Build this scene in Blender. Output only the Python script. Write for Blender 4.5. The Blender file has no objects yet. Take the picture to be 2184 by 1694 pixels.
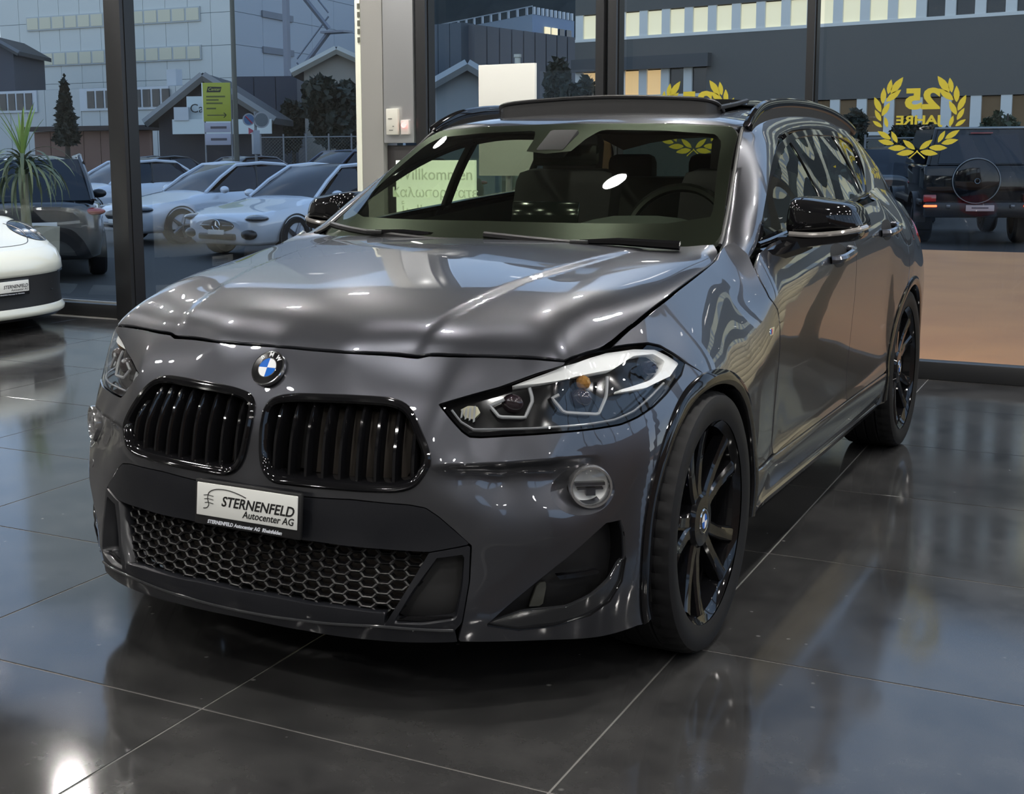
import bpy, bmesh, math, random
import numpy as np
from mathutils import Vector, Matrix, geometry
random.seed(7); RNG = np.random.default_rng(7)
PI = math.pi
SC = bpy.context.scene
COL = SC.collection
# ---------------------------------------------------------------- camera
CAM_POS = (1.9228, -3.2578, 1.3307); YAW, PITCH, ROLL = 0.5210, 0.1470, -0.0102
FPX, PPX, PPY, IW, IH = 2813.2, 919.8, 722.5, 2184, 1694
def cam_basis():
    f = Vector((-math.sin(YAW)*math.cos(PITCH), math.cos(YAW)*math.cos(PITCH), -math.sin(PITCH)))
    r = Vector((math.cos(YAW), math.sin(YAW), 0)); u = r.cross(f)
    return math.cos(ROLL)*r + math.sin(ROLL)*u, -math.sin(ROLL)*r + math.cos(ROLL)*u, f
_r, _u, _f = cam_basis()
_cd = bpy.data.cameras.new('camera'); cam = bpy.data.objects.new('camera', _cd); COL.objects.link(cam)
cam.matrix_world = Matrix(((_r.x, _u.x, -_f.x, CAM_POS[0]), (_r.y, _u.y, -_f.y, CAM_POS[1]), (_r.z, _u.z, -_f.z, CAM_POS[2]), (0, 0, 0, 1)))
_cd.sensor_fit = 'HORIZONTAL'; _cd.sensor_width = 36.0; _cd.lens = FPX/IW*36.0
_cd.shift_x = (IW/2-PPX)/IW; _cd.shift_y = (PPY-IH/2)/IW; _cd.clip_end = 600; _cd.clip_start = .05
SC.camera = cam
# ---------------------------------------------------------------- view, world (dusk sky)
SC.view_settings.view_transform = 'Standard'; SC.view_settings.look = 'None'
SC.view_settings.gamma = 1.0; SC.view_settings.use_curve_mapping = False
SC.view_settings.exposure = 0.0
world = bpy.data.worlds.new('dusk_sky'); SC.world = world; world.use_nodes = True
_nt = world.node_tree; _nt.nodes.clear()
_o = _nt.nodes.new('ShaderNodeOutputWorld'); _b = _nt.nodes.new('ShaderNodeBackground')
_tc = _nt.nodes.new('ShaderNodeTexCoord'); _sx = _nt.nodes.new('ShaderNodeSeparateXYZ'); _cr = _nt.nodes.new('ShaderNodeValToRGB')
_nt.links.new(_tc.outputs['Generated'], _sx.inputs[0]); _nt.links.new(_sx.outputs['Z'], _cr.inputs[0])
_cr.color_ramp.elements[0].position = 0.0; _cr.color_ramp.elements[0].color = (.52, .57, .60, 1)
_cr.color_ramp.elements[1].position = .62; _cr.color_ramp.elements[1].color = (.15, .23, .37, 1)
_e = _cr.color_ramp.elements.new(.16); _e.color = (.27, .37, .53, 1)
_nz = _nt.nodes.new('ShaderNodeTexNoise'); _nz.inputs['Scale'].default_value = 3.0; _nz.inputs['Detail'].default_value = 4
_nt.links.new(_tc.outputs['Generated'], _nz.inputs['Vector'])
_r2 = _nt.nodes.new('ShaderNodeValToRGB'); _r2.color_ramp.elements[0].position = .55; _r2.color_ramp.elements[1].position = .95
_nt.links.new(_nz.outputs['Fac'], _r2.inputs[0])
_mx = _nt.nodes.new('ShaderNodeMix'); _mx.data_type = 'RGBA'; _mx.inputs['B'].default_value = (.62, .68, .78, 1)
_nt.links.new(_r2.outputs[0], _mx.inputs[0]); _nt.links.new(_cr.outputs[0], _mx.inputs['A'])
_nt.links.new(_mx.outputs['Result'], _b.inputs[0]); _b.inputs[1].default_value = 2.6
_nt.links.new(_b.outputs[0], _o.inputs[0])
# ---------------------------------------------------------------- master surfaces of the parked car (metres, front axle at y=0)
class TPS:
    def __init__(s, pts, val, lam=1e-5):
        s.p = np.asarray(pts, float); n = len(s.p)
        K = s.k(np.linalg.norm(s.p[:, None] - s.p[None], axis=-1)) + np.diag(np.broadcast_to(lam, n))
        Q = np.hstack([np.ones((n, 1)), s.p])
        A = np.zeros((n+3, n+3)); A[:n, :n] = K; A[:n, n:] = Q; A[n:, :n] = Q.T
        b = np.zeros(n+3); b[:n] = val
        s.w = np.linalg.solve(A, b)
    @staticmethod
    def k(r):
        return np.where(r > 1e-9, r*r*np.log(np.maximum(r, 1e-9)), 0.0)
    def __call__(s, q):
        q = np.atleast_2d(np.asarray(q, float)); n = len(s.p); out = np.empty(len(q))
        for i in range(0, len(q), 4000):
            c = q[i:i+4000]
            out[i:i+4000] = s.k(np.linalg.norm(c[:, None] - s.p[None], axis=-1)) @ s.w[:n] + s.w[n] + c @ s.w[n+1:]
        return out

def crom(P, n=12, closed=False):
    P = [np.asarray(p, float) for p in P]; out = []
    m = len(P)
    rng = range(m if closed else m-1)
    for i in rng:
        g = (lambda j: P[j % m]) if closed else (lambda j: P[j] if 0 <= j < m else (2*P[0]-P[1] if j < 0 else 2*P[-1]-P[-2]))
        a, b, c, d = g(i-1), g(i), g(i+1), g(i+2)
        # centripetal-ish tangents scaled by chord lengths
        l0, l1, l2 = [max(np.linalg.norm(v)**.5, 1e-6) for v in (b-a, c-b, d-c)]
        m1 = (c-b) + l1*((b-a)/l0 - (c-a)/(l0+l1)) ; m2 = (c-b) + l1*((d-c)/l2 - (d-b)/(l1+l2))
        for k in range(n):
            u = k/n; u2 = u*u; u3 = u2*u
            out.append((2*u3-3*u2+1)*b + (u3-2*u2+u)*m1 + (-2*u3+3*u2)*c + (u3-u2)*m2)
    if not closed: out.append(P[-1])
    return np.array(out)

def resample(P, step, closed=False):
    P = np.asarray(P, float)
    if closed: P = np.vstack([P, P[:1]])
    L = np.r_[0, np.cumsum(np.linalg.norm(np.diff(P, axis=0), axis=1))]
    n = max(3, int(round(L[-1]/step)))
    q = np.linspace(0, L[-1], n+1)
    R = np.stack([np.interp(q, L, P[:, k]) for k in range(P.shape[1])], 1)
    return R[:-1] if closed else R

_plan = crom([(0, -.82), (.15, -.815), (.3, -.797), (.45, -.758), (.56, -.712), (.68, -.635), (.77, -.545), (.84, -.43), (.88, -.30), (.9, -.1), (.905, .2),
              (.905, .8), (.905, 1.5), (.908, 2.2), (.912, 2.7), (.9, 3.0), (.86, 3.22), (.77, 3.4), (.6, 3.49), (.3, 3.53), (0, 3.535)], 24)
_plan = resample(_plan, .01)
_PT = np.r_[0, np.cumsum(np.linalg.norm(np.diff(_plan, axis=0), axis=1))]
_tg = np.gradient(_plan, axis=0)
_tg[0] = (1, 0); _tg[-1] = (-1, 0)
for _ in range(14):
    _tg[1:-1] = (_tg[:-2] + 2*_tg[1:-1] + _tg[2:])/4
_tg /= np.linalg.norm(_tg, axis=1)[:, None]
_pn = np.stack([_tg[:, 1], -_tg[:, 0]], 1)          # outward normal in plan

def plan_at(t):
    t = np.asarray(t, float); s = np.sign(t); s = np.where(s == 0, 1, s); a = np.abs(t)
    f = lambda A: np.interp(a, _PT, A)
    b = np.stack([f(_plan[:, 0]), f(_plan[:, 1])], -1); n = np.stack([f(_pn[:, 0]), f(_pn[:, 1])], -1)
    n /= np.linalg.norm(n, axis=-1)[..., None]
    b[..., 0] *= s; n[..., 0] *= s
    return b, n

def plan_inv(x, y):
    """(t, d) of plan points"""
    q = np.stack([np.abs(x), y], -1)
    D = q[:, None] - _plan[None]
    # distance perpendicular to the normal direction at each plan sample
    along = np.abs((D*_tg[None]).sum(-1)) + 1e-3*np.linalg.norm(D, axis=-1) + 10*(np.linalg.norm(D, axis=-1) > .45)
    i = along.argmin(1)
    d = (D[np.arange(len(q)), i]*_pn[i]).sum(-1)
    tt = _PT[i] + (D[np.arange(len(q)), i]*_tg[i]).sum(-1)*.9
    return tt, d

_F = {   # front: x -> (z, y)
 0.0: [(.905,-.60),(.843,-.671),(.79,-.698),(.723,-.735),(.65,-.765),(.60,-.775),(.556,-.785),(.52,-.795),(.46,-.802),(.40,-.808),(.30,-.842),(.255,-.852),(.215,-.845)],
 .2:  [(.90,-.59),(.842,-.656),(.79,-.688),(.723,-.727),(.65,-.757),(.60,-.768),(.556,-.779),(.52,-.788),(.46,-.796),(.40,-.80),(.30,-.835),(.255,-.845),(.215,-.837)],
 .366:[(.90,-.55),(.837,-.612),(.79,-.652),(.737,-.686),(.68,-.715),(.62,-.742),(.556,-.757),(.52,-.765),(.46,-.772),(.40,-.775),(.30,-.81),(.255,-.82),(.215,-.812)],
 .46: [(.90,-.53),(.835,-.588),(.79,-.628),(.737,-.665),(.68,-.692),(.62,-.715),(.56,-.73),(.5,-.74),(.43,-.745),(.3,-.778),(.25,-.787),(.215,-.78)],
 .523:[(.833,-.562),(.75,-.622),(.70,-.645),(.662,-.66),(.625,-.678),(.60,-.688),(.56,-.695),(.5,-.708),(.43,-.717),(.3,-.745),(.25,-.752),(.215,-.745)],
 .6:  [(.832,-.53),(.75,-.585),(.68,-.615),(.635,-.635),(.612,-.643),(.59,-.636),(.56,-.633),(.5,-.655),(.45,-.668),(.38,-.678),(.3,-.69),(.25,-.695),(.215,-.685)],
 .695:[(.831,-.487),(.76,-.525),(.69,-.548),(.64,-.568),(.617,-.576),(.595,-.566),(.56,-.562),(.5,-.59),(.45,-.602),(.38,-.61),(.3,-.612),(.24,-.605),(.2,-.59)],
 .78: [(.79,-.33),(.74,-.40),(.69,-.445),(.64,-.478),(.615,-.49),(.59,-.495),(.554,-.505),(.48,-.53),(.4,-.54),(.3,-.54),(.24,-.525),(.2,-.51)],
}
def belt_z(y): return 1.02 + .053*(y-.8)
_S = {   # side: y -> (z, x)
 -.36:[(.80,.765),(.74,.795),(.68,.822),(.61,.845),(.5,.857),(.4,.861),(.3,.858),(.22,.845)],
 -.2: [(.84,.785),(.80,.80),(.76,.828),(.71,.853),(.64,.876),(.55,.884),(.4,.886),(.3,.885)],
 -.035:[(.87,.80),(.83,.828),(.78,.858),(.73,.884),(.66,.898),(.5,.90)],
 .13: [(.90,.802),(.86,.828),(.81,.858),(.76,.885),(.70,.90),(.6,.902)],
 .34: [(.94,.80),(.88,.828),(.83,.857),(.78,.88),(.72,.894),(.6,.897),(.5,.896),(.42,.897),(.36,.9),(.3,.895)],
 .5: [(1.035,.757),(1.0,.787),(.95,.822),(.90,.851),(.85,.872),(.78,.889),(.70,.8925),(.6,.8905),(.5,.8885),(.42,.8875),(.37,.887),(.3,.887),(.24,.885)],
 2.4: [(1.13,.75),(1.09,.79),(1.04,.837),(.99,.872),(.95,.892),(.90,.904),(.82,.909),(.72,.909),(.6,.905),(.45,.9)],
 2.7: [(1.12,.755),(1.07,.80),(1.02,.838),(.97,.868),(.92,.893),(.87,.906),(.8,.912),(.7,.912)],
 3.0: [(1.07,.755),(1.01,.80),(.96,.835),(.9,.862),(.83,.885),(.75,.897),(.6,.893),(.45,.885),(.3,.875)],
 3.2: [(1.02,.74),(.97,.77),(.9,.80),(.83,.83),(.7,.86),(.55,.865),(.4,.86),(.3,.85)],
}
_ph = crom([(.22, -.115), (.17, -.078), (.12, -.045), (.07, -.019), (.03, -.004), (0, 0), (-.05, .0015), (-.12, -.0005), (-.22, -.006), (-.32, -.011), (-.42, -.0135), (-.52, -.014), (-.7, -.014)], 24)
_ph = _ph[np.argsort(_ph[:, 0])]
def side_x(y, z):
    zs = .862 + .074*(y-.8); xs = .8925 + .0035*(y-.8) + .002*(y-.8)**2
    return xs + np.interp(z-zs, _ph[:, 0], _ph[:, 1])
for _y in (.62, .8, 1.0, 1.2, 1.4, 1.6, 1.8, 2.0, 2.18):
    zs = .862 + .074*(_y-.8)
    _S[_y] = [(z, float(side_x(_y, z))) for z in (belt_z(_y)+.02, zs+.15, zs+.11, zs+.07, zs+.03, zs, zs-.05, zs-.11, zs-.18, .60, .54, .48, .44, .40, .35, .30, .265, .235)]
def sill_flare(z): return np.where(z > .372, np.exp(-((z-.372)/.034)**2)*.011, .011 - .022*(np.clip(.372-z, 0, .2)/.09)**1.6)
_R = {0.0:[(1.0,3.36),(.9,3.44),(.75,3.50),(.55,3.54),(.4,3.53),(.3,3.48)], .4:[(1.0,3.32),(.9,3.41),(.75,3.475),(.55,3.515),(.4,3.50),(.3,3.46)],
      .65:[(.98,3.24),(.9,3.33),(.75,3.40),(.55,3.45),(.4,3.44),(.3,3.40)]}
_hedge = [(.695,-.487,.831),(.715,-.41,.834),(.735,-.334,.845),(.75,-.229,.877),(.76,-.077,.912),(.765,.085,.944),(.767,.27,.975),(.765,.40,.998),(.758,.447,1.015),(.74,.50,1.03)]
_cp = []
for x, L in _F.items(): _cp += [(x, y, z) for z, y in L]
for y, L in _S.items(): _cp += [(x, y, z) for z, x in L]
for x, L in _R.items(): _cp += [(x, y, z) for z, y in L]
_cp += _hedge
_cp = np.array(_cp)
_ct, _cd = plan_inv(_cp[:, 0], _cp[:, 1])
# mirror the points near both ends so the surface crosses the centre line smoothly
_m1 = (_ct > .02) & (_ct < .5); _TE = _PT[-1]; _m2 = (_ct > _TE-.6) & (_ct < _TE-.02)
_q = np.vstack([np.c_[_ct, _cp[:, 2]], np.c_[-_ct[_m1], _cp[_m1, 2]], np.c_[2*_TE-_ct[_m2], _cp[_m2, 2]]])
_lam = np.where(np.arange(len(_ct)) >= len(_ct)-len(_hedge), 2e-3, np.where(_ct > _PT[np.argmin(np.abs(_plan[:, 1]+.1))], 3e-3, 8e-4))
_wrapd = TPS(_q, np.r_[_cd, _cd[_m1], _cd[_m2]], np.r_[_lam, _lam[_m1], _lam[_m2]])

def _sm(a, b, u): u = np.clip((u-a)/(b-a), 0, 1); return u*u*(3-2*u)
_crt = [.45, .53, .63, .72, .81, .87, .95]; _crz = [.598, .605, .607, .610, .6135, .614, .606]
def wrap(tz, off=0.0):
    """outer skin of the lower body at (t, z); off pushes it outwards"""
    tz = np.atleast_2d(tz); b, n = plan_at(tz[:, 0])
    at_ = np.abs(tz[:, 0]); d = _wrapd(np.c_[at_, tz[:, 1]]) + off
    h = tz[:, 1] - np.interp(at_, _crt, _crz); A = np.interp(at_, [.47, .56, .76, .90], [0, 1, 1, 0])
    m = at_ < .97
    d = d + m*A*np.where(h >= 0, .012*np.exp(-np.maximum(h, 0)/.03), .012 - .026*(1-np.exp(np.minimum(h, 0)/.014)))*np.exp(-(np.minimum(h, 0)/.055)**2)
    y = b[:, 1]; k = _sm(.45, .78, y)*(1-_sm(2.0, 2.3, y))*_sm(.5, 1.5, at_)
    if (k > 0).any():
        ds = (side_x(y, tz[:, 1]) - np.abs(b[:, 0])) + off; d = d*(1-k) + ds*k
    d = d + sill_flare(tz[:, 1])*_sm(.36, .52, y)*(1-_sm(2.2, 2.34, y))
    return np.c_[b + n*d[:, None], tz[:, 1]]

# hood: z over (x, y)
_H = []
for x, L in {0: [(-.70,.80),(-.671,.843),(-.64,.876),(-.55,.912),(-.4,.947),(-.2,.979),(0,1.002),(.2,1.018),(.36,1.03),(.5,1.04)],
             .2:[(-.69,.79),(-.656,.842),(-.62,.876),(-.53,.912),(-.4,.945),(-.2,.977),(0,1.001),(.2,1.018),(.37,1.03),(.5,1.04)],
             .366:[(-.65,.79),(-.612,.837),(-.57,.875),(-.48,.913),(-.35,.946),(-.2,.969),(0,.993),(.2,1.012),(.42,1.03),(.55,1.04)],
             .5:[(-.57,.833),(-.52,.879),(-.42,.922),(-.25,.956),(-.05,.982),(.15,1.002),(.45,1.026),(.6,1.037)],
             .6:[(-.53,.832),(-.48,.883),(-.38,.923),(-.2,.954),(0,.979),(.2,1.0),(.4,1.015),(.52,1.027),(.62,1.036)],
             .67:[(-.505,.831),(-.45,.878),(-.33,.914),(-.15,.943),(0,.964),(.2,.991),(.4,1.014),(.55,1.033)],
             .72:[(-.3,.888),(-.15,.922),(0,.949),(.2,.98),(.38,1.011)]}.items():
    for y, z in L:
        _H.append((x, y, z))
        if x: _H.append((-x, y, z))
for x, y, z in _hedge:
    _H += [(x, y, z), (-x, y, z)]
_H = np.array(_H)
_hfx = np.array([p[0] for p in _hedge[:1]])
_yfd = crom([(0, -.671), (.1, -.668), (.2, -.656), (.366, -.612), (.5, -.571), (.6, -.533), (.695, -.487), (.76, -.455)], 16)
_xed = crom([(p[1], p[0]) for p in _hedge], 16)
def _yf(ax): return np.interp(ax, _yfd[:, 0], _yfd[:, 1])
def _xe(y): return np.interp(y, _xed[:, 0], _xed[:, 1])
def _roll(x, y):
    ax = np.abs(x); return .034*np.exp(-np.maximum(y-_yf(ax), -.05)/.038) + .013*np.exp(-np.maximum(_xe(y)-ax, -.02)/.028)
def _hb(x, y):
    u = x*x; v = y+.1; return np.stack([u**i*v**j for i in range(4) for j in range(5)], -1)
_hw = np.ones(len(_H)); _hw[-2*len(_hedge):] = 3; _hw[_H[:, 2] < .845] = 3
_hm = _H[:, 2] > .825
_hc = np.linalg.lstsq((_hb(_H[:, 0], _H[:, 1])*_hw[:, None])[_hm], ((_H[:, 2]+_roll(_H[:, 0], _H[:, 1]))*_hw)[_hm], rcond=None)[0]
def _hz0(q): return _hb(q[:, 0], q[:, 1]) @ _hc - _roll(q[:, 0], q[:, 1])
HOODF = [(0, .842), (.104, .8395), (.231, .839), (.348, .8365), (.42, .833), (.452, .839), (.62, .8385), (.766, .835), (.838, .8302)]
_ht, _ = plan_inv(np.array([p[0] for p in _hedge]), np.array([p[1] for p in _hedge])); HED = [(float(a), float(p[2])) for a, p in zip(_ht, _hedge)]
EDGE_F = wrap(resample(crom(HOODF, 4), .03)); EDGE_S = wrap(crom(HED, 4))
_he = np.vstack([EDGE_F, EDGE_S]); _he = np.vstack([_he, _he[1:]*[-1, 1, 1]])
_hi = np.array([(x*s_, y) for x, ys in ((0, (-.5, -.25, 0, .25, .45)), (.3, (-.45, -.2, .05, .3, .45)), (.52, (-.36, -.1, .1, .3, .45))) for y in ys for s_ in (1, -1) if x or s_ > 0])
_hs = np.array([(x*s_, y, z) for x, y, z in ((.58, -.46, .898), (.6, -.38, .925), (.66, -.42, .893), (.67, -.33, .917), (.69, -.25, .921)) for s_ in (1, -1)])
_hcor = TPS(np.vstack([_he[:, :2], _hi, _hs[:, :2]]), np.r_[_he[:, 2]-_hz0(_he[:, :2]), np.zeros(len(_hi)), _hs[:, 2]-_hz0(_hs[:, :2])], np.r_[np.full(len(_he), 2.5e-3), np.full(len(_hi), 8e-3), np.full(len(_hs), 4e-3)])
def _hoodz(q): q = np.atleast_2d(q); return _hz0(q) + _hcor(q)
def _sstep(u): u = np.clip(u, 0, 1); return u*u*(3-2*u)
def hood(xy, off=0.0):
    xy = np.atleast_2d(xy); z = _hoodz(xy) + off
    # twin V creases of the bonnet: the middle field stands a few millimetres proud
    ax = np.abs(xy[:, 0]); yc = xy[:, 1]
    edge = .366 + (yc+.61)*.17
    fade = _sstep((yc+.66)/.12)*(1-.75*_sstep((yc-.1)/.45))
    z = z + fade*.008*(1-_sstep((ax-edge+.018)/.036))
    return np.c_[xy, z]
# ---------------------------------------------------------------- kit: materials
MATS = {}
def P(name, col=(.5, .5, .5), rough=.5, metal=0.0, coat=0.0, spec=.5, emit=None, es=1.0, bump=None, noise=None, coat_rough=.03, ior=1.5):
    """principled material; noise=(scale, amount, second colour), bump=(scale, strength)"""
    if name in MATS: return MATS[name]
    m = bpy.data.materials.new(name); m.use_nodes = True; nt = m.node_tree; b = nt.nodes['Principled BSDF']
    b.inputs['Base Color'].default_value = (*col, 1); b.inputs['Roughness'].default_value = rough; b.inputs['Metallic'].default_value = metal
    b.inputs['Coat Weight'].default_value = coat; b.inputs['Coat Roughness'].default_value = coat_rough; b.inputs['Specular IOR Level'].default_value = spec
    b.inputs['IOR'].default_value = ior
    if emit: b.inputs['Emission Color'].default_value = (*emit, 1); b.inputs['Emission Strength'].default_value = es
    if noise or bump:
        tc = nt.nodes.new('ShaderNodeTexCoord')
    if noise:
        n = nt.nodes.new('ShaderNodeTexNoise'); n.inputs['Scale'].default_value = noise[0]; n.inputs['Detail'].default_value = 5
        nt.links.new(tc.outputs['Object'], n.inputs['Vector'])
        r = nt.nodes.new('ShaderNodeValToRGB'); r.color_ramp.elements[0].position = .5-noise[1]/2; r.color_ramp.elements[1].position = .5+noise[1]/2
        r.color_ramp.elements[0].color = (*col, 1); r.color_ramp.elements[1].color = (*noise[2], 1)
        nt.links.new(n.outputs['Fac'], r.inputs[0]); nt.links.new(r.outputs[0], b.inputs['Base Color'])
    if bump:
        n = nt.nodes.new('ShaderNodeTexNoise'); n.inputs['Scale'].default_value = bump[0]; n.inputs['Detail'].default_value = 4
        nt.links.new(tc.outputs['Object'], n.inputs['Vector'])
        k = nt.nodes.new('ShaderNodeBump'); k.inputs['Strength'].default_value = bump[1]; k.inputs['Distance'].default_value = .01
        nt.links.new(n.outputs['Fac'], k.inputs['Height']); nt.links.new(k.outputs[0], b.inputs['Normal'])
    MATS[name] = m; return m
def G(name, tint=(.9, .95, .93), ior=1.5, rough=0.0, trans=1.0):
    """thin pane: fresnel mix of a tinted see-through and a mirror"""
    if name in MATS: return MATS[name]
    m = bpy.data.materials.new(name); m.use_nodes = True; nt = m.node_tree; nt.nodes.clear()
    o = nt.nodes.new('ShaderNodeOutputMaterial'); t = nt.nodes.new('ShaderNodeBsdfTransparent'); g = nt.nodes.new('ShaderNodeBsdfGlossy')
    x = nt.nodes.new('ShaderNodeMixShader'); t.inputs[0].default_value = (*tint, 1); g.inputs['Roughness'].default_value = rough
    ge = nt.nodes.new('ShaderNodeNewGeometry'); dt = nt.nodes.new('ShaderNodeVectorMath'); dt.operation = 'DOT_PRODUCT'
    nt.links.new(ge.outputs['Incoming'], dt.inputs[0]); nt.links.new(ge.outputs['Normal'], dt.inputs[1])
    f0 = 2*((ior-1)/(ior+1))**2; cur = dt.outputs['Value']
    for op, v in (('ABSOLUTE', None), ('SUBTRACT', 1.0), ('POWER', 5.0), ('MULTIPLY', 1-f0), ('ADD', f0)):
        n = nt.nodes.new('ShaderNodeMath'); n.operation = op
        if op == 'SUBTRACT': n.inputs[0].default_value = 1.0; nt.links.new(cur, n.inputs[1]); n.use_clamp = True
        else:
            nt.links.new(cur, n.inputs[0])
            if v is not None: n.inputs[1].default_value = v
        cur = n.outputs[0]
    nt.links.new(cur, x.inputs[0]); nt.links.new(t.outputs[0], x.inputs[1]); nt.links.new(g.outputs[0], x.inputs[2]); nt.links.new(x.outputs[0], o.inputs[0])
    MATS[name] = m; return m
def carpaint(name, col, flake=.5, rough=.32):
    if name in MATS: return MATS[name]
    m = P(name, col, rough, flake, 1.0, .5, coat_rough=.012)
    m.node_tree.nodes['Principled BSDF'].inputs['Coat IOR'].default_value = 1.75
    return m
# ---------------------------------------------------------------- kit: objects
def link(name, me, mat, parent=None, label=None):
    o = bpy.data.objects.new(name, me); COL.objects.link(o)
    if mat is not None and not me.materials: me.materials.append(mat)
    if parent is not None: o.parent = parent
    if label: o['label'] = label
    return o
def empty(name, loc=(0, 0, 0), rz=0.0, parent=None):
    o = bpy.data.objects.new(name, None); COL.objects.link(o); o.location = loc; o.rotation_euler = (0, 0, rz); o.empty_display_size = .1
    if parent is not None: o.parent = parent
    return o
def tag(o, label=None, cat=None, group=None, kind=None):
    if label: o['label'] = label
    if cat: o['category'] = cat
    if group: o['group'] = group
    if kind: o['kind'] = kind
    return o
def mesh(name, V, F, smooth=False, auto=None):
    me = bpy.data.meshes.new(name); me.from_pydata([tuple(map(float, v)) for v in V], [], [tuple(map(int, f)) for f in F])
    if smooth: me.shade_smooth()
    if auto is not None: me.set_sharp_from_angle(angle=auto)
    return me
class MB:
    """collects primitives into one mesh"""
    def __init__(s): s.V = []; s.F = []
    def add(s, V, F):
        o = len(s.V); s.V += [tuple(map(float, v)) for v in V]; s.F += [tuple(int(i)+o for i in f) for f in F]; return s
    def box(s, c, d, bev=0.0, rz=0.0, M=None):
        x, y, z = [k/2 for k in d]
        if bev <= 0:
            V = [(i*x, j*y, k*z) for i in (-1, 1) for j in (-1, 1) for k in (-1, 1)]
            F = [(0, 1, 3, 2), (4, 6, 7, 5), (0, 4, 5, 1), (2, 3, 7, 6), (0, 2, 6, 4), (1, 5, 7, 3)]
        else:
            bm = bmesh.new(); bmesh.ops.create_cube(bm, size=1.0)
            for v in bm.verts: v.co = Vector((v.co.x*2*x, v.co.y*2*y, v.co.z*2*z))
            bmesh.ops.bevel(bm, geom=bm.edges[:]+bm.verts[:], offset=min(bev, x*.99, y*.99, z*.99), segments=2, affect='EDGES', profile=.5)
            bm.verts.index_update(); V = [tuple(v.co) for v in bm.verts]; F = [[v.index for v in f.verts] for f in bm.faces]; bm.free()
        R = Matrix.Rotation(rz, 3, 'Z') if M is None else M
        return s.add([tuple(R @ Vector(v) + Vector(c)) for v in V], F)
    def tube(s, pts, r, n=8, caps=True, closed=False, flat=1.0):
        pts = [Vector(p) for p in pts]; m = len(pts); rr = r if hasattr(r, '__len__') else [r]*m
        V = []; up = None
        for i, p in enumerate(pts):
            a = pts[(i-1) % m] if (closed or i > 0) else p; b = pts[(i+1) % m] if (closed or i < m-1) else p
            d = (b-a); d = d.normalized() if d.length > 1e-9 else Vector((0, 0, 1))
            if up is None:
                up = Vector((0, 0, 1)) if abs(d.z) < .9 else Vector((1, 0, 0))
            u = (up - d*up.dot(d)); u = u.normalized() if u.length > 1e-6 else d.orthogonal().normalized(); w = d.cross(u); up = u
            for k in range(n):
                t = 2*PI*k/n; V.append(p + (u*math.cos(t)*flat + w*math.sin(t))*rr[i])
        F = []
        for i in range(m if closed else m-1):
            j = (i+1) % m
            for k in range(n): F.append((i*n+k, i*n+(k+1) % n, j*n+(k+1) % n, j*n+k))
        if caps and not closed: F += [tuple(range(n))[::-1], tuple(range((m-1)*n, m*n))]
        return s.add(V, F)
    def lathe(s, prof, n=32, axis='Z', c=(0, 0, 0), a0=0, a1=2*PI):
        """prof: (r, h) list revolved around axis"""
        full = abs(a1-a0-2*PI) < 1e-6; m = n if full else n+1; V = []
        for i in range(m):
            a = a0 + (a1-a0)*i/n; ca, sa = math.cos(a), math.sin(a)
            for r, h in prof:
                p = {'Z': (r*ca, r*sa, h), 'X': (h, r*ca, r*sa), 'Y': (r*ca, h, r*sa)}[axis]
                V.append((p[0]+c[0], p[1]+c[1], p[2]+c[2]))
        k = len(prof); F = []
        for i in range(n):
            j = (i+1) % m
            for q in range(k-1): F.append((i*k+q, j*k+q, j*k+q+1, i*k+q+1))
        return s.add(V, F)
    def grid(s, Pts, closed_u=False):
        """Pts[nu][nv] -> quads"""
        nu, nv = len(Pts), len(Pts[0]); V = [p for row in Pts for p in row]; F = []
        for i in range(nu if closed_u else nu-1):
            for j in range(nv-1): F.append((i*nv+j, ((i+1) % nu)*nv+j, ((i+1) % nu)*nv+j+1, i*nv+j+1))
        return s.add(V, F)
    def prism(s, poly, y0, y1, axis='Y'):
        """poly (a,b) extruded along axis"""
        n = len(poly); f = {'Y': lambda a, b, h: (a, h, b), 'X': lambda a, b, h: (h, a, b), 'Z': lambda a, b, h: (a, b, h)}[axis]
        V = [f(a, b, y0) for a, b in poly] + [f(a, b, y1) for a, b in poly]
        F = [tuple(range(n)), tuple(range(n, 2*n))[::-1]] + [(i, i+n, (i+1) % n+n, (i+1) % n) for i in range(n)]
        return s.add(V, F)
    def ico(s, c, r, sub=2, sc=(1, 1, 1)):
        bm = bmesh.new(); bmesh.ops.create_icosphere(bm, subdivisions=sub, radius=1)
        bm.verts.index_update(); V = [(c[0]+v.co.x*r*sc[0], c[1]+v.co.y*r*sc[1], c[2]+v.co.z*r*sc[2]) for v in bm.verts]; F = [[v.index for v in f.verts] for f in bm.faces]; bm.free()
        return s.add(V, F)
    def build(s, name, mat, parent=None, smooth=True, auto=.6, fix=True, label=None):
        me = mesh(name, s.V, s.F)
        if fix:
            bm = bmesh.new(); bm.from_mesh(me); bmesh.ops.recalc_face_normals(bm, faces=bm.faces[:]); bm.to_mesh(me); bm.free()
        if smooth:
            me.shade_smooth(); me.set_sharp_from_angle(angle=auto)
        return link(name, me, mat, parent, label)
def mirror_mesh(me, name=None):
    m2 = me.copy(); m2.name = name or me.name
    bm = bmesh.new(); bm.from_mesh(m2)
    for v in bm.verts: v.co.x = -v.co.x
    bmesh.ops.reverse_faces(bm, faces=bm.faces[:]); bm.to_mesh(m2); bm.free(); return m2
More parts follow.
